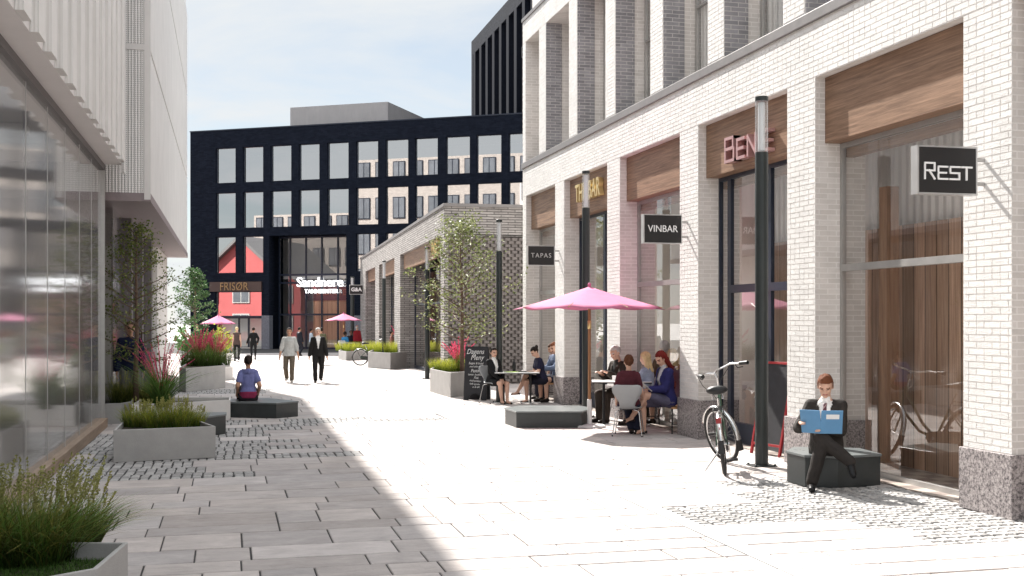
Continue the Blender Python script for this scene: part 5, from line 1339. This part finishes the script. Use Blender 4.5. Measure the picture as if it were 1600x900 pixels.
x, y = G(396, 562); person('woman in a black jacket and black trousers walking away with one elbow out', (x, y), fc(x, y)+math.pi, (.010,.010,.011), (.012,.012,.014), ('bun','dark'), 'tan', .88, 0, .02, 'f', feet=walk(-1,.14), sleeve='long', bottom='slim', hands={-1:(-.34,.0,.86), 1:(.22,.14,.90)}, elbow={-1:(-1,-.6,.2),1:(1,-1,0)}, group=WG_)
x, y = GZ(468, 58); person('man in a dark navy suit standing by the glass entrance', (x, y), fc(x, y)+2.2, (.013,.015,.022), (.013,.015,.022), ('short','dark'), 'tan', .86, 0, .022, 'm', inner=(.5,.5,.5), feet=walk(1,.1), group=WG_)
x, y = GZ(486, 60); person('person in a pale blue shirt standing beyond the walking men', (x, y), fc(x, y)+1.9, (.38,.45,.52), (.35,.33,.30), ('short','dark'), 'tan', .80, 0, .022, 'm', group=WG_)
x, y = GZ(502, 47); person('man in an olive jacket walking away behind the grey-haired man', (x, y), fc(x, y)+math.pi, (.10,.095,.055), (.03,.027,.022), ('short','dark'), 'tan', .90, 0, .02, 'm', feet=walk(1,.15), group=WG_)
x, y = GZ(558, 57); person('bald person in a dark red coat standing by the pavilion end', (x, y), fc(x, y)+2.6, (.20,.012,.02), (.05,.01,.015), ('bald','grey'), 'pale', .92, 0, .02, 'm', long_top=.05, group=WG_)
x, y = GZ(308, 49); person('man in a dark jacket standing behind the red plumes on the left', (x, y), fc(x, y)+.5, (.015,.016,.022), (.02,.02,.02), ('short','ginger'), 'pale', .97, 0, .02, 'm', group=WG_)
x, y = GZ(357, 54); person('person in a blue shirt sitting under the far left parasol', (x, y), fc(x, y)+2., (.12,.18,.36), (.25,.25,.26), ('short','dark'), 'tan', .92, 0, .02, 'm', sit=.45, sleeve='short', group='people sitting at the far tables', feet={-1:(-.1,.42,.085),1:(.1,.42,.085)})
x, y = GZ(203, 22.1); person('person in a navy jumper and grey skirt half hidden behind the slender tree', (x, y), fc(x, y, .1), (.010,.014,.045), (.16,.155,.15), ('short','brown'), 'tan', 1.08, 0, .014, 'm', bottom='trousers', sleeve='long', group=WG_)
x, y = GZ(612, 50); person('woman in a pink-brown top behind the hexagonal planter', (x, y), fc(x, y)+1.4, (.30,.14,.12), (.05,.03,.03), ('bun','dark'), 'tan', .80, 0, .02, 'f', sleeve='long', group=WG_)
x, y = GZ(539, 56); person('person in a bright blue shirt sitting at the far table', (x, y), fc(x, y)+2.4, (.03,.17,.36), (.03,.03,.04), ('short','dark'), 'dark', .95, 0, .02, 'm', sit=.45, sleeve='short', group='people sitting at the far tables', feet={-1:(-.1,.42,.085),1:(.1,.42,.085)})
x, y = GZ(548.5, 57.5); person('person in a dark navy jacket sitting at the far table', (x, y), fc(x, y)+.4, (.015,.018,.030), (.02,.02,.03), ('short','dark'), 'dark', .98, 0, .02, 'm', sit=.47, group='people sitting at the far tables', feet={-1:(-.1,.42,.085),1:(.1,.42,.085)})
x, y = GZ(545, 55.6); 
tb_far = cafe_table('far small cafe table between the seated guests', (x, y), .4, .8, .6, .72, 1)
for (px, z_, rz, lb_) in ((541, 56.0, 2.4, 'far grey chair under the person in bright blue'), (356, 54.0, 2.0, 'far grey chair below the far left parasol'), (549, 57.5, .4, 'far grey chair under the person in dark navy')):
    x, y = GZ(px if px != 541 else 539, z_); shell_chair(lb_, (x, y), fc(x, y)+rz)
# --- first cafe table (left of the end pier)
CG = 'guests at the cafe tables'
x, y = G(808, 630); cafe_table('cafe table between the black-suited woman and the reading women', (x, y), -TH, 1.0, .62, .70)
tx, ty = x, y
x, y = GZ(771, 25.7); yw = fc(x, y, .62)
shell_chair('grey shell chair under the woman in a black suit', (x, y), yw)
person('woman in a black suit and white blouse sitting upright at the cafe table', (x, y), yw, (.010,.010,.011), (.010,.010,.011), ('short','dark'), 'pale', .93, 0, .011, 'f', sit=.455, head=(-.10,-.1), inner=(.74,.73,.72), bottom='skirt', hands={-1:(-.02,.33,.60),1:(.05,.33,.60)}, feet={-1:(-.05,.50,.085),1:(.07,.44,.085)}, heel=True, group=CG)
x, y = GZ(847, 25.9); yw = fc(x, y, -1.25)
wood_bench('wooden bench under the woman in a navy dress', (x+.12, y+.1), -TH+math.pi/2, .8, .36, .44)
person('dark-haired woman in a navy dress sitting cross-legged at the first cafe table', (x, y), yw, (.014,.014,.035), (.012,.012,.022), ('bun','dark'), 'pale', .96, 0, .011, 'f', sit=.46, lean=.20, head=(-.5,.0), sleeve='short', bottom='skirt', hands={-1:(-.10,.40,.72),1:(.10,.38,.70)}, feet={-1:(-.05,.40,.085),1:(-.06,.62,.27)}, knees={-1:(0,1,.4),1:(-.1,1,.9)}, heel=True, group=CG)
x, y = GZ(873, 26.2); yw = fc(x, y, -1.0)
person('ginger-haired reader in a grey-blue shirt partly hidden by the white end pier', (x, y), yw, (.10,.13,.20), (.016,.018,.035), ('short','ginger'), 'pale', 1.02, 0, .012, 'm', sit=.46, lean=.12, head=(-.3,0), sleeve='long', hands={-1:(-.12,.46,.74),1:(.10,.44,.76)}, bottom='shorts', feet={-1:(-.12,.40,.085),1:(.12,.40,.085)}, group=CG)
x, y = GZ(868, 27.0); person('person in a dark purple-grey shirt behind the ginger-haired reader', (x, y), fc(x, y, -1.1), (.06,.055,.085), (.02,.02,.03), ('short','brown'), 'pale', .98, 0, .012, 'm', sit=.46, lean=.1, head=(-.3,0), sleeve='short', feet={-1:(-.12,.42,.085),1:(.12,.42,.085)}, group=CG)
x, y = GZ(866, 26.45); wood_bench('wooden bench under the readers beside the end pier', (x, y), -TH, .85, .36, .44)
def small(name, label, cat, mb, mat, loc, rz=0., **kw):
    o = mb.build(name, mat, None, **kw); o.location = loc; o.rotation_euler = (0,0,rz); tag(o, label, cat); return o
m = MB(); m.box(-.15,.15,-.11,.11,0,.008); small('menu_sheet', 'lime green menu sheet on the first cafe table', 'menu', m, plain('lime_card', (.35,.55,.05), .6, 0, .05), (tx-.12, ty, .701), .2)
m = MB(); m.lathe([(.035,0),(.035,.02),(.04,.10),(.036,.20),(.014,.24),(.014,.29)], n=16); small('bottle', 'dark bottle on the first cafe table', 'bottle', m, BLACK, (tx-.02, ty+.2, .701), smooth=40)
m = MB(); m.box(-.11,.11,-.15,.15,0,.012); small('tablet', 'dark tablet lying on the first cafe table', 'tablet', m, BLACK, (tx+.22, ty+.05, .701), .4)
# --- second cafe table under the parasol
x, y = G(971, 664); cafe_table('cafe table under the large pink parasol', (x, y), -TH-.05, 1.05, .66, .79)
t2 = (x, y)
x, y = GZ(982, 18.55); yw = fc(x, y)+math.pi-.10
shell_chair('grey shell chair under the woman in a maroon hooded top', (x, y), yw)
person('woman in a maroon hooded top with a dark ponytail, back to the camera', (x, y), yw, (.075,.018,.026), (.016,.018,.035), ('pony','chestnut'), 'pale', .98, 0, .011, 'f', sit=.455, lean=.04, head=(-.05,.2), sleeve='short', hood=True, hands={-1:(-.22,.22,.58),1:(.22,.22,.58)}, feet={-1:(.02,.30,.085),1:(.12,.33,.085)}, group=CG)
x, y = GZ(974, 21.0); yw = fc(x, y, -.95)
person('old grey-haired man in a dark brown jacket leaning on the table under the parasol', (x, y), yw, (.035,.027,.022), (.06,.048,.04), ('short','grey'), 'pale', 1.06, 0, .011, 'm', sit=.46, lean=.22, head=(-.15,.1), inner=(.03,.03,.03), hands={-1:(-.18,.44,.86),1:(.08,.42,.84)}, feet={-1:(-.12,.45,.085),1:(.12,.42,.085)}, group=CG)
x, y = GZ(977, 21.1); shell_chair('grey shell chair under the old man in a brown jacket', (x, y), yw)
x, y = GZ(1015, 20.2); yw = fc(x, y, -2.0)
person('blond woman in a pale blue tee shirt and grey skirt sitting side-on under the parasol', (x, y), yw, (.30,.35,.47), (.34,.32,.36), ('long','blond'), 'pale', .98, 0, .011, 'f', sit=.46, lean=.10, head=(-.1,0), sleeve='short', bottom='skirt', hands={-1:(-.15,.40,.76),1:(.15,.36,.74)}, feet={-1:(-.1,.40,.085),1:(.1,.42,.085)}, group=CG)
x, y = GZ(1040, 20.9); person('man with short grey hair in a brown jacket with his back turned', (x, y), fc(x, y, -2.5), (.085,.062,.042), (.04,.035,.03), ('short','grey'), 'pale', 1.10, 0, .012, 'm', sit=.47, lean=.05, sleeve='long', feet={-1:(-.12,.42,.085),1:(.12,.42,.085)}, hands={-1:(-.2,.36,.70),1:(.2,.36,.70)}, group=CG)
x, y = GZ(1053, 20.3); person('second blond woman in a dark red dress at the end of the bench', (x, y), fc(x, y, -2.3), (.13,.02,.025), (.13,.02,.025), ('long','blond'), 'pale', 1.02, 0, .012, 'f', sit=.46, lean=.05, sleeve='long', bottom='skirt', feet={-1:(-.1,.42,.085),1:(.1,.42,.085)}, group=CG)
x, y = GZ(1043, 18.9); yw = fc(x, y, -1.05)
person('red-haired woman in a blue blazer and grey skirt with crossed legs holding a phone', (x, y), yw, (.022,.022,.095), (.085,.08,.125), ('long','auburn'), 'pale', 1.03, 0, .011, 'f', sit=.455, lean=.10, head=(-.5,.1), inner=(.45,.45,.48), bottom='skirt', hands={-1:(-.05,.36,.72),1:(.10,.32,.68)}, feet={1:(.02,.42,.085),-1:(.05,.62,.28)}, knees={1:(0,1,.4),-1:(.1,1,.9)}, heel=True, group=CG)
bx, by = GZ(1037, 19.5); wood_bench('long wooden bench under the red-haired woman', (bx+.05, by+.05), -.04, 1.7, .36, .45)
hd = V((-.05,.43,.74)); q = M.Rotation(yw, 3, 'Z') @ (hd*1.03)
m = MB(); m.box(-.075,.075,-.11,.11,-.005,.005, M.Rotation(.7, 4, 'X')); small('phone', 'pale tablet held by the red-haired woman', 'tablet', m, plain('pale_plastic', (.55,.55,.56), .4, 0, .03), (x+q.x, y+q.y, q.z+.02), yw, bevel=.003)
m = MB(); m.lathe([(.03,0),(.038,.01),(.04,.09),(.037,.09),(.035,.012)], n=16); small('cup', 'white cup on the table under the parasol', 'cup', m, SIGN_WHITE, (t2[0]-.1, t2[1]+.1, .791), smooth=40)

# ------------------------------------------------------------------ menu boards
def chalk_board(name, label, loc, rz, w, h, frame_mat, thick, tilt, script=True, arch=False, back_strut=False):
    r = empty(name, (loc[0], loc[1], 0), rz, label, 'menu board')
    R = M.Rotation(-tilt, 4, 'X')     # front face towards -Y, leaning away
    m = MB()
    if arch:
        pts = [(-w/2,0),(-w/2,h),(w/2,h),(w/2,0),(w*.30,0)] + [(w*.30*math.cos(a), .17*math.sin(a)) for a in [math.pi*k/10 for k in range(0,11)]][1:]
        pts = [(-w/2,0),(-w/2,h),(w/2,h),(w/2,0)] + [(w*.28*math.cos(math.pi*k/10), .16*math.sin(math.pi*k/10)) for k in range(11)]
        n = len(pts); m.add([tuple(R @ V((a,-thick/2,b))) for a,b in pts]+[tuple(R @ V((a,thick/2,b))) for a,b in pts], [tuple(range(n)), tuple(range(2*n-1,n-1,-1))]+[(k,k+n,(k+1)%n+n,(k+1)%n) for k in range(n)])
        m.build('front_panel', CHALK, r)
    else: 
        m.box(-w/2+.03, w/2-.03, -thick/2, thick/2, .16, h-.03, R); m.build('front_panel', CHALK, r)
        fm = MB(); fm.box(-w/2,-w/2+.035,-thick,thick,0,h,R); fm.box(w/2-.035,w/2,-thick,thick,0,h,R); fm.box(-w/2+.035,w/2-.035,-thick*.9,thick*.9,h-.035,h,R); fm.box(-w/2+.035,w/2-.035,-thick*.9,thick*.9,.13,.165,R); fm.build('frame', frame_mat, r, bevel=.003)
    yt = math.sin(tilt)*h; 
    R2 = M.Translation((0, 2*yt+.02, 0)) @ M.Rotation(tilt, 4, 'X')
    m = MB()
    if back_strut:
        for s in (-1,1): m.box(s*w*.36-.016, s*w*.36+.016, -.014, .014, 0, h*.86, M.Translation((0,yt*3.2,0)) @ M.Rotation(tilt*2.3, 4, 'X'))
        m.build('rear_strut', frame_mat, r)
    else:
        m.box(-w/2, w/2, -thick/2, thick/2, .0, h-.02, R2); m.build('rear_panel', CHALK, r)
    if script:
        rnd = random.Random(4); 
        for k, (txt, sz, zz, xx) in enumerate((('Dagens',.17,.90,-.02),('Meny',.17,.79,.03),('Suppe & br\u00f8d',.075,.685,0),('med salat og ost',.062,.625,.02),('Pasta',.11,.545,-.02),('tomat  basilikum',.065,.475,0),('Fisk',.085,.415,.02),('med poteter',.065,.36,0),('kaffe og kake',.055,.30,-.01),('te & saft',.06,.245,.02))):
            me = letters(txt, sz, .002, CHALK_WHITE, .85, 1.0); me.transform(M.Shear('XZ', 4, (0,.0)) if False else M.Identity(4))
            for v in me.vertices: v.co.x += v.co.z*.25
            me.transform(R @ M.Translation((xx, -thick/2-.003, zz*h)) @ M.Rotation(rnd.uniform(-.03,.09), 4, 'Y')); link_mesh('chalk_writing', me, r)
    return r
x, y = G(742, 625.5); chalk_board('menu_board', 'black chalk menu board with an arched foot behind the woman in a black suit', (x, y), -TH-.28, .56, 1.26, None, .03, .13, True, True)
x, y = G(1196, 712); chalk_board('menu_board', 'red-framed folding menu board behind the tallest lamp post', (x+.02, y+.05), math.radians(104), .62, 1.32, REDPAINT, .018, -.20, False, False, True)

# ------------------------------------------------------------------ bicycles
RUBBER = plain('tyre_rubber', (.018,.018,.018), .8, 0, .15); GREENP = plain('green_frame_paint', (.010,.055,.022), .3, 0, .1, coat=.4)
def bicycle(label, loc, rz, lean, steer, frame=GREENP, fend=CHROME, sc_=1.):
    r = empty('bicycle', (loc[0], loc[1], 0), rz, label, 'bicycle', 'parked bicycles'); r.scale = (sc_,)*3; r.rotation_euler = (0, lean, rz); r.rotation_mode = 'XYZ'
    R = .34; wb_ = 1.08; ax = V((1,0,0)); rear = V((0,0,R)); 
    hb0 = V((0,wb_-.14,.62)); ht = V((0,wb_-.21,.86)); S_ = M.Translation(hb0) @ M.Rotation(steer, 4, V((0,-.30,1)).normalized()) @ M.Translation(-hb0)
    def wheel(c, tf):
        w_ = MB(); w_.torus(c, R-.022, .022, ax, 44, 8); 
        if tf: w_.v = [tuple(tf @ V(p)) for p in w_.v]
        wo = w_.build('wheel', RUBBER, r, smooth=180)
        m = MB(); m.torus(c, R-.047, .010, ax, 44, 6)
        if tf: m.v = [tuple(tf @ V(p)) for p in m.v]
        m.build('rim', CHROME, wo, smooth=180)
        m = MB()
        for k in range(28):
            a = 2*math.pi*k/28; sx = .028 if k % 2 else -.028; a2 = a + (.5 if k % 4 < 2 else -.5)
            m.tube([c+V((sx, .018*math.cos(a2), .018*math.sin(a2))), c+V((0,(R-.05)*math.cos(a),(R-.05)*math.sin(a)))], .0013, 4, False)
        m.tube([c-ax*.05, c+ax*.05], .016, 10)
        if tf: m.v = [tuple(tf @ V(p)) for p in m.v]
        m.build('spokes', CHROME, wo)
    wheel(rear, None); fcn = V((0,wb_,R)); wheel(fcn, S_)
    def fender(c, a0, a1, tf, flap):
        m = MB(); pr = [(-.030,-.006),(-.018,.006),(0,.010),(.018,.006),(.030,-.006)]; vs = []; n = 22
        for k in range(n):
            a = a0+(a1-a0)*k/(n-1)
            for px_, h_ in pr: vs.append(c+V((px_,(R+.018+h_)*math.cos(a),(R+.018+h_)*math.sin(a))))
        m.add(vs, [(k*5+j,k*5+j+1,(k+1)*5+j+1,(k+1)*5+j) for k in range(n-1) for j in range(4)])
        if tf: m.v = [tuple(tf @ V(p)) for p in m.v]
        o = m.build('mudguard', fend, r, smooth=180)
        if flap:
            a = a1 if a1 > 2 else a0; m = MB(); p = c+V((0,(R+.024)*math.cos(flap),(R+.024)*math.sin(flap))); t_ = V((0,-math.sin(flap),math.cos(flap)))*(1 if flap > 2 else -1)
            m.tube([p, p+t_*.06, p+t_*.13], [.03,.034,.038], 8, True, .22)
            if tf: m.v = [tuple(tf @ V(q)) for q in m.v]
            m.build('mud_flap', BLACK, o)
    fender(rear, math.radians(30), math.radians(168), None, math.radians(170)); fender(fcn, math.radians(25), math.radians(190), S_, math.radians(190))
    bb = V((0,.44,.29)); st = V((0,.28,.66)); sc2 = V((0,.20,.90))
    m = MB(); m.tube([bb, st], .016, 10); m.tube([ht-V((0,.0,.03)), V((0,.62,.45)), bb+V((0,.02,.02))], .018, 10); m.tube([hb0+V((0,0,.02)), V((0,.66,.36)), bb], .018, 10); m.tube([hb0-V((0,-.02,.05)), ht+V((0,-.01,.04))], .021, 10)
    for s in (-1,1): m.tube([bb+ax*s*.03, rear+ax*s*.06], .010, 8); m.tube([st+ax*s*.02-V((0,0,.03)), rear+ax*s*.06], .008, 8)
    m.build('frame', frame, r, smooth=60)
    m = MB(); 
    for s in (-1,1): m.tube([hb0+ax*s*.02, hb0+V((s*.05,.03,-.06)), fcn+ax*s*.055+V((0,-.03,.10)), fcn+ax*s*.055], .011, 8)
    m.v = [tuple(S_ @ V(p)) for p in m.v]; m.build('fork', frame, r, smooth=60)
    m = MB(); m.tube([st, sc2-V((0,0,.06))], .013, 10); m.build('seat_post', CHROME, r, smooth=60)
    m = MB(); rr = [(V((0,.06,.93)),.075,.035),(V((0,.10,.935)),.120,.052),(V((0,.17,.93)),.112,.046),(V((0,.25,.925)),.05,.032),(V((0,.33,.925)),.024,.022),(V((0,.355,.92)),.012,.012)]
    m.loft([(c,a,b,ax,V((0,0,1))) for c,a,b in rr], 14); so = m.build('saddle', BLACK, r, smooth=180)
    m = MB()
    for s in (-1,1):
        for k in range(5): m.torus((s*.055,.10,.895-k*.014), .016, .003, (0,0,1), 12, 5)
    m.build('spring', CHROME, so)
    m = MB(); st0 = ht+V((0,-.02,.02)); m.tube([ht, ht+V((0,-.05,.17)), ht+V((0,-.02,.23))], .012, 10)
    for s in (-1,1): m.tube([ht+V((0,-.02,.23)), ht+V((s*.06,.03,.25)), ht+V((s*.15,.05,.26)), ht+V((s*.24,-.02,.285)), ht+V((s*.285,-.14,.27)), ht+V((s*.30,-.18,.268))], .0115, 10)
    m.v = [tuple(S_ @ V(p)) for p in m.v]; ho = m.build('handlebar', CHROME, r, smooth=60)
    for s in (-1,1):
        m = MB(); m.tube([ht+V((s*.288,-.15,.27)), ht+V((s*.318,-.27,.262))], [.022,.024], 10); m.v = [tuple(S_ @ V(p)) for p in m.v]; m.build('grip', BLACK, ho, smooth=60)
        m = MB(); m.tube([ht+V((s*.262,-.09,.262)), ht+V((s*.262,-.12,.225)), ht+V((s*.285,-.2,.225))], .006, 6); m.v = [tuple(S_ @ V(p)) for p in m.v]; m.build('brake_lever', BLACK, ho)
        m = MB(); m.tube([ht+V((s*.24,-.02,.28)), ht+V((s*.13,.10,.12)), ht+V((s*.03,.08,-.02)), ht+V((0,.03,-.16))], .004, 5); m.v = [tuple(S_ @ V(p)) for p in m.v]; m.build('brake_cable', BLACK, ho)
    m = MB(); m.tube([bb-ax*.07, bb+ax*.07], .018, 10); m.tube([bb+ax*.055, bb+V((.06,.09,-.14))], .010, 8); m.tube([bb-ax*.055, bb+V((-.06,-.09,.14))], .010, 8); m.build('crank', CHROME, r)
    m = MB(); m.box(.065,.155,.05,.13,.138,.162); m.build('pedal', BLACK, r); m = MB(); m.box(-.155,-.065,.31,.39,.418,.442); m.build('pedal', BLACK, r)
    m = MB(); pts = [(.0,.34),(.03,.40),(.40,.375),(.53,.36),(.55,.28),(.50,.21),(.40,.20),(.02,.27)]; m.add([(.035,a,b) for a,b in pts]+[(.050,a,b) for a,b in pts], [tuple(range(8)), tuple(range(15,7,-1))]+[(k,k+8,(k+1)%8+8,(k+1)%8) for k in range(8)]); m.build('chain_guard', BLACK, r, bevel=.004)
    m = MB()
    for s in (-1,1): m.tube([V((s*.05,-.30,.74)), V((s*.06,.22,.74))], .006, 6); m.tube([V((s*.055,-.18,.74)), rear+ax*s*.065], .005, 6)
    for yy in (-.30,-.17,-.04,.09,.22): m.tube([V((-.055,yy,.74)), V((.055,yy,.74))], .005, 6)
    m.build('luggage_rack', BLACK, r)
    m = MB(); m.box(-.028,.028,-.36,-.335,.60,.66); m.build('rear_reflector', REDPAINT, r)
    m = MB(); m.tube([bb+V((-.03,-.10,-.03)), V((-.22,.20,.035))], .010, 8); m.build('kickstand', CHROME, r)
    return r
x, y = G(1133, 742)
bike = bicycle('green city bicycle with silver mudguards leaning on its stand beside the tallest lamp post', (x, y), -math.atan2(.494,.93)+.04, -.10, .62, sc_=1.10)
x, y = GZ(563, 46.2); bb2 = copy_thing(bike, (x, y, 0), fc(x, y)-1.25, 'dark bicycle standing at the left end of the hexagonal planter', None, .98)
bb2.rotation_euler = (0, -.05, fc(x, y)+1.45)
x, y = GZ(637, 45.5); bb3 = copy_thing(bike, (x, y, 0), 0, 'dark bicycle behind the right side of the hexagonal planter', None, .98)
bb3.rotation_euler = (0, -.05, fc(x, y)+1.35)
# ------------------------------------------------------------------ light, sky, camera
w = bpy.data.worlds.new('World'); sc.world = w; w.use_nodes = True; nt = w.node_tree; nt.nodes.clear(); L = nt.links.new
sky = N(nt, 'ShaderNodeTexSky'); sky.sky_type = 'NISHITA'; sky.sun_disc = False
el = math.asin(SUNV.z); sky.sun_elevation = el; sky.sun_rotation = math.atan2(SUNV.x, SUNV.y); sky.altitude = 0; sky.air_density = 1.0; sky.dust_density = 0.0; sky.ozone_density = 1.5
tc = N(nt, 'ShaderNodeTexCoord'); sp = N(nt, 'ShaderNodeSeparateXYZ'); L(tc.outputs['Generated'], sp.inputs[0])
# clouds on a flat layer overhead: direction divided by its height
zz = N(nt, 'ShaderNodeMath', operation='MAXIMUM'); zz.inputs[1].default_value = .04; L(sp.outputs[2], zz.inputs[0])
za = N(nt, 'ShaderNodeMath', operation='ADD'); za.inputs[1].default_value = .12; L(zz.outputs[0], za.inputs[0])
dx = N(nt, 'ShaderNodeMath', operation='DIVIDE'); L(sp.outputs[0], dx.inputs[0]); L(za.outputs[0], dx.inputs[1])
dy = N(nt, 'ShaderNodeMath', operation='DIVIDE'); L(sp.outputs[1], dy.inputs[0]); L(za.outputs[0], dy.inputs[1])
cb = N(nt, 'ShaderNodeCombineXYZ'); L(dx.outputs[0], cb.inputs[0]); L(dy.outputs[0], cb.inputs[1])
n1 = N(nt, 'ShaderNodeTexNoise'); n1.inputs['Scale'].default_value = 1.15; n1.inputs['Detail'].default_value = 9; n1.inputs['Roughness'].default_value = .58; n1.inputs['Distortion'].default_value = .35; L(cb.outputs[0], n1.inputs['Vector'])
cr = N(nt, 'ShaderNodeValToRGB'); cr.color_ramp.elements[0].position = .40; cr.color_ramp.elements[0].color = (.56,.56,.56,1); cr.color_ramp.elements[1].position = .60; cr.color_ramp.elements[1].color = (.97,.97,.97,1); L(n1.outputs['Fac'], cr.inputs[0])
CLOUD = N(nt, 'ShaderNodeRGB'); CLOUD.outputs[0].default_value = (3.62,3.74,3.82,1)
ov = N(nt, 'ShaderNodeMapRange'); ov.interpolation_type = 'SMOOTHSTEP'; ov.inputs[1].default_value = .32; ov.inputs[2].default_value = .75; ov.inputs[3].default_value = 1.; ov.inputs[4].default_value = 2.9; L(sp.outputs[2], ov.inputs[0])  # unseen cloud overhead brightened to lift the ambient light on the ground
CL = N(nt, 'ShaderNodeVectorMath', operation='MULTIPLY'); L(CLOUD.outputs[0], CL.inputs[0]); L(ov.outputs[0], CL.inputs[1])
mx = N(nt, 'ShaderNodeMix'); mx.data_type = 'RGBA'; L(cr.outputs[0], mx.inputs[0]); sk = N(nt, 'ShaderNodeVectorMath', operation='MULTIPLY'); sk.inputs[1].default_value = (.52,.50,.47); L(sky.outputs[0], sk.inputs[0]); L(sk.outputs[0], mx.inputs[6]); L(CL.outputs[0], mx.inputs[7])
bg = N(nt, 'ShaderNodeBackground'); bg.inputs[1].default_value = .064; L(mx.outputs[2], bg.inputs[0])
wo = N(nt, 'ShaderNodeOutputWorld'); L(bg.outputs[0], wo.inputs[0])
sd = bpy.data.lights.new('sun', 'SUN'); sd.energy = 3.7; sd.angle = math.radians(.8); sd.color = (1., .955, .89)
so = bpy.data.objects.new('sun', sd); COL.objects.link(so); so.rotation_euler = (-SUNV).to_track_quat('-Z', 'Y').to_euler(); so.location = (-10, 60, 50)
cd = bpy.data.cameras.new('camera'); cd.sensor_width = 36; cd.lens = F/1600*36; cd.shift_y = (HOR-450)/1600; cd.clip_start = .05; cd.clip_end = 1500
co = bpy.data.objects.new('camera', cd); COL.objects.link(co); co.location = (0, 0, EYE); co.rotation_euler = (math.radians(90), 0, -TH); sc.camera = co
sc.view_settings.view_transform = 'Standard'; sc.view_settings.look = 'None'; sc.view_settings.gamma = 1; sc.view_settings.exposure = 1.88; sc.view_settings.use_curve_mapping = False
try:
    sc.cycles.use_denoising = True; sc.cycles.max_bounces = 8; sc.cycles.transparent_max_bounces = 16; sc.cycles.sample_clamp_indirect = 6
except Exception: pass
